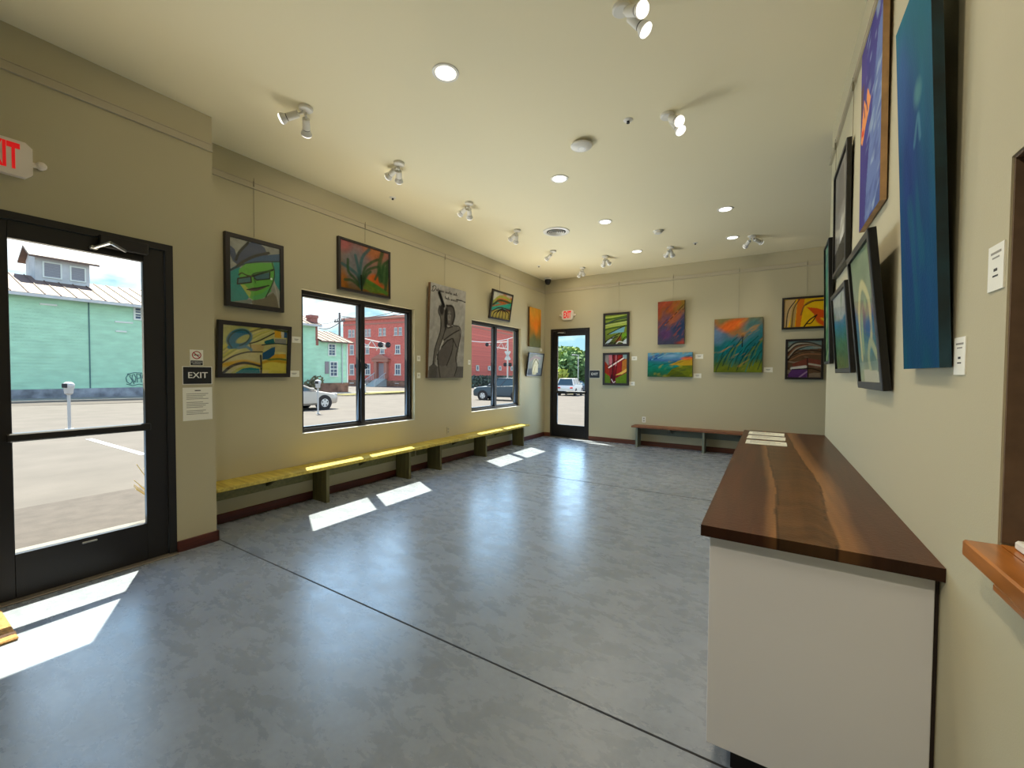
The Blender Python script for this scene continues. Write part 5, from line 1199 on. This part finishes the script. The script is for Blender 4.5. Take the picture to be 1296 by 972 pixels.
# trees
def leafy(name, label, cat, base, h, rad, n, col, trunk=True, seed=1, leaf=.28, group=None, squash=1.):
    rs = np.random.RandomState(seed); r = thing(name, label, cat, base, group=group)
    lm = mat('foliage_green', col, .8, noise=.35, nscale=.8)
    if trunk:
        m = MB(); m.tube((0,0,0), (0,0,h*.5), rad*.07, rad*.04); 
        for q in range(5): t = q*1.3; m.tube((0,0,h*(.3+.03*q)), (rad*.5*math.cos(t), rad*.5*math.sin(t), h*(.6+.05*q)), rad*.03, rad*.012, n=6)
        m.build('trunk', X_['pole'], r)
    m = MB(); lob = [(rs.uniform(-.55,.55)*rad, rs.uniform(-.55,.55)*rad, h*(rs.uniform(.35,.85)), rad*rs.uniform(.35,.6)) for _ in range(9)]
    for i in range(n):
        lx, ly, lz, lr = lob[i % 9]; v = rs.normal(size=3); v /= np.linalg.norm(v); v *= lr*rs.uniform(.75,1.05); v[2] *= squash
        c = Vector((lx+v[0], ly+v[1], max(.1, min(h, lz+v[2])))); a = Vector(rs.normal(size=3)).normalized(); b = a.orthogonal().normalized(); s = leaf*rs.uniform(.6,1.2)
        m.add([c-a*s, c+b*s*.5, c+a*s, c-b*s*.5], [(0,1,2,3)])
    me_o = m.build('foliage', lm, r); return r
for lab, px, dd, top, rad, col, sd in [('tall leafy tree left of centre in the far glass door', 712, 62, 437, 3.6, (128,150,70), 1), ('darker leafy tree behind the light pole in the far glass door', 735, 56, 443, 3.6, (92,124,74), 2), ('pale green tree at the right edge of the far glass door', 758, 66, 440, 3.4, (140,158,90), 3), ('bushy yellow green tree at the left edge of the far glass door', 697, 50, 470, 1.8, (160,170,70), 4), ('tree farther behind the others beyond the far glass door', 722, 86, 440, 5.0, (120,148,84), 5)]:
    g = depth(px, 488, dd); zt_ = depth(px, top, dd).z; b = gz(g.y); leafy('tree', lab, 'tree', (g.x, g.y, b), zt_-b, rad, 2600, col, seed=sd, leaf=.42, group='trees beyond the far door')
g = depth(731.5, 490, 49); r = thing('light_pole', 'thin pale light pole before the trees beyond the far door', 'light pole', (g.x, g.y, gz(g.y)))
hh = depth(731.5, 449, 49).z-gz(g.y); m = MB(); m.tube((0,0,0), (0,0,hh), .06, .045); m.build('post', X_['metal'], r); m = MB(); m.tube((0,0,hh-.06), (-.5,0,hh), .03); m.bbox(-.8,-.12,hh-.06,-.45,.12,hh+.04,.02); m.build('lamp_arm', X_['metal'], r)
g = on(397, 487, 0, BX+1.1); leafy('shrub', 'brownish shrub against the teal wall behind the silver car', 'shrub', (BX+1.1, g.y, gz(g.y)), 1.6, .7, 350, (130,124,96), False, 8, .16)
p0 = Pc+b_*3+a_*1.0
for q in range(3):
    v = Pc+b_*(4+q*6)+a_*2.9; leafy('shrub', ['dark shrub at the foot of the brick side wall, left in the farther window', 'dark shrub at the foot of the brick side wall, middle', 'dark shrub at the foot of the brick side wall, behind the suv'][q], 'shrub', (v.x, v.y, gz(v.y)), 1.8, 1.9, 500, (96,112,100), False, 20+q, .3, group='shrubs by the brick wall')
# dry grass clump beside the entrance door
p = on(184, 655, 2, -.012); r = thing('dry_grass_clump', 'thin dry ornamental grass outside by the entrance door hinge side', 'plant', (p.x, p.y+.12, -.012))
m = MB(); rs = np.random.RandomState(4)
for q in range(26):
    t = rs.uniform(0, 2*PI); L0 = rs.uniform(.25, .62); pts = [Vector((0,0,0)), Vector((.08*math.cos(t), .08*math.sin(t), L0*.6)), Vector((.2*math.cos(t), .2*math.sin(t)*1., L0))]; m.path(pts, .0035, 4)
m.build('blades', mat('dry_grass', (190,168,110), .9), r)

# ------------------------------------------------------------------ sky, sun, camera
w = bpy.data.worlds.new('sky'); SC.world = w; w.use_nodes = True; nt = w.node_tree; N = nt.nodes; Lk = nt.links
bg = N['Background']; tc = N.new('ShaderNodeTexCoord'); mp = N.new('ShaderNodeMapping'); mp.inputs['Scale'].default_value = (2.2, 2.2, 4.2); mp.inputs['Location'].default_value = (.35, .1, .6)
t = N.new('ShaderNodeTexNoise'); t.inputs['Scale'].default_value = 1.9; t.inputs['Detail'].default_value = 7; t.inputs['Distortion'].default_value = .3
r_ = N.new('ShaderNodeValToRGB'); e = r_.color_ramp.elements
e[0].position = .46; e[0].color = (0, 0, 0, 1); e[1].position = .60; e[1].color = (1, 1, 1, 1)
sx_ = N.new('ShaderNodeSeparateXYZ'); Lk.new(tc.outputs['Generated'], sx_.inputs[0])
el_ = N.new('ShaderNodeValToRGB'); ee = el_.color_ramp.elements; ee[0].position = 0.; ee[0].color = (.33, .54, .62, 1); ee[1].position = .7; ee[1].color = (.10, .28, .75, 1); q_ = ee.new(.25); q_.color = (.24, .48, .62, 1)
Lk.new(sx_.outputs['Z'], el_.inputs[0])
cl_ = N.new('ShaderNodeValToRGB'); ee = cl_.color_ramp.elements; ee[0].position = .5; ee[0].color = (1.1, 1.12, 1.14, 1); ee[1].position = .85; ee[1].color = (.66, .76, .9, 1)
t2_ = N.new('ShaderNodeTexNoise'); t2_.inputs['Scale'].default_value = 4.5; t2_.inputs['Detail'].default_value = 5; Lk.new(mp.outputs[0], t2_.inputs['Vector']); Lk.new(t2_.outputs['Fac'], cl_.inputs[0])
mx_ = N.new('ShaderNodeMix'); mx_.data_type = 'RGBA'
Lk.new(r_.outputs[0], mx_.inputs[0]); Lk.new(el_.outputs[0], mx_.inputs[6]); Lk.new(cl_.outputs[0], mx_.inputs[7])
Lk.new(tc.outputs['Generated'], mp.inputs[0]); Lk.new(mp.outputs[0], t.inputs['Vector']); Lk.new(t.outputs['Fac'], r_.inputs[0]); Lk.new(mx_.outputs[2], bg.inputs['Color']); bg.inputs['Strength'].default_value = 1.7
sd = Vector((.47, -.249, -1)).normalized()
l = bpy.data.lights.new('sun', 'SUN'); l.energy = 16.5; l.angle = math.radians(.53); l.color = (1, .93, .76); o = bpy.data.objects.new('sun', l); COL.objects.link(o); o.rotation_euler = sd.to_track_quat('-Z', 'Y').to_euler(); o.location = (-10, 5, 12)
cam = bpy.data.cameras.new('camera'); co = bpy.data.objects.new('camera', cam); COL.objects.link(co)
cam.sensor_fit = 'HORIZONTAL'; cam.sensor_width = 36; cam.lens = FPX/1296*36; cam.clip_start = .02; cam.clip_end = 400
Rm = Matrix((CR, CU, -CF)).transposed().to_4x4(); co.matrix_world = Matrix.Translation(CAMP) @ Rm
SC.camera = co
SC.view_settings.view_transform = 'Standard'; SC.view_settings.look = 'None'; SC.view_settings.exposure = 0.; SC.view_settings.gamma = 1.
SC.view_settings.use_curve_mapping = False
SC.cycles.max_bounces = 10; SC.cycles.diffuse_bounces = 6; SC.cycles.transparent_max_bounces = 12; SC.cycles.sample_clamp_indirect = 5.; SC.cycles.sample_clamp_direct = 2.5
SC.cycles.use_denoising = True
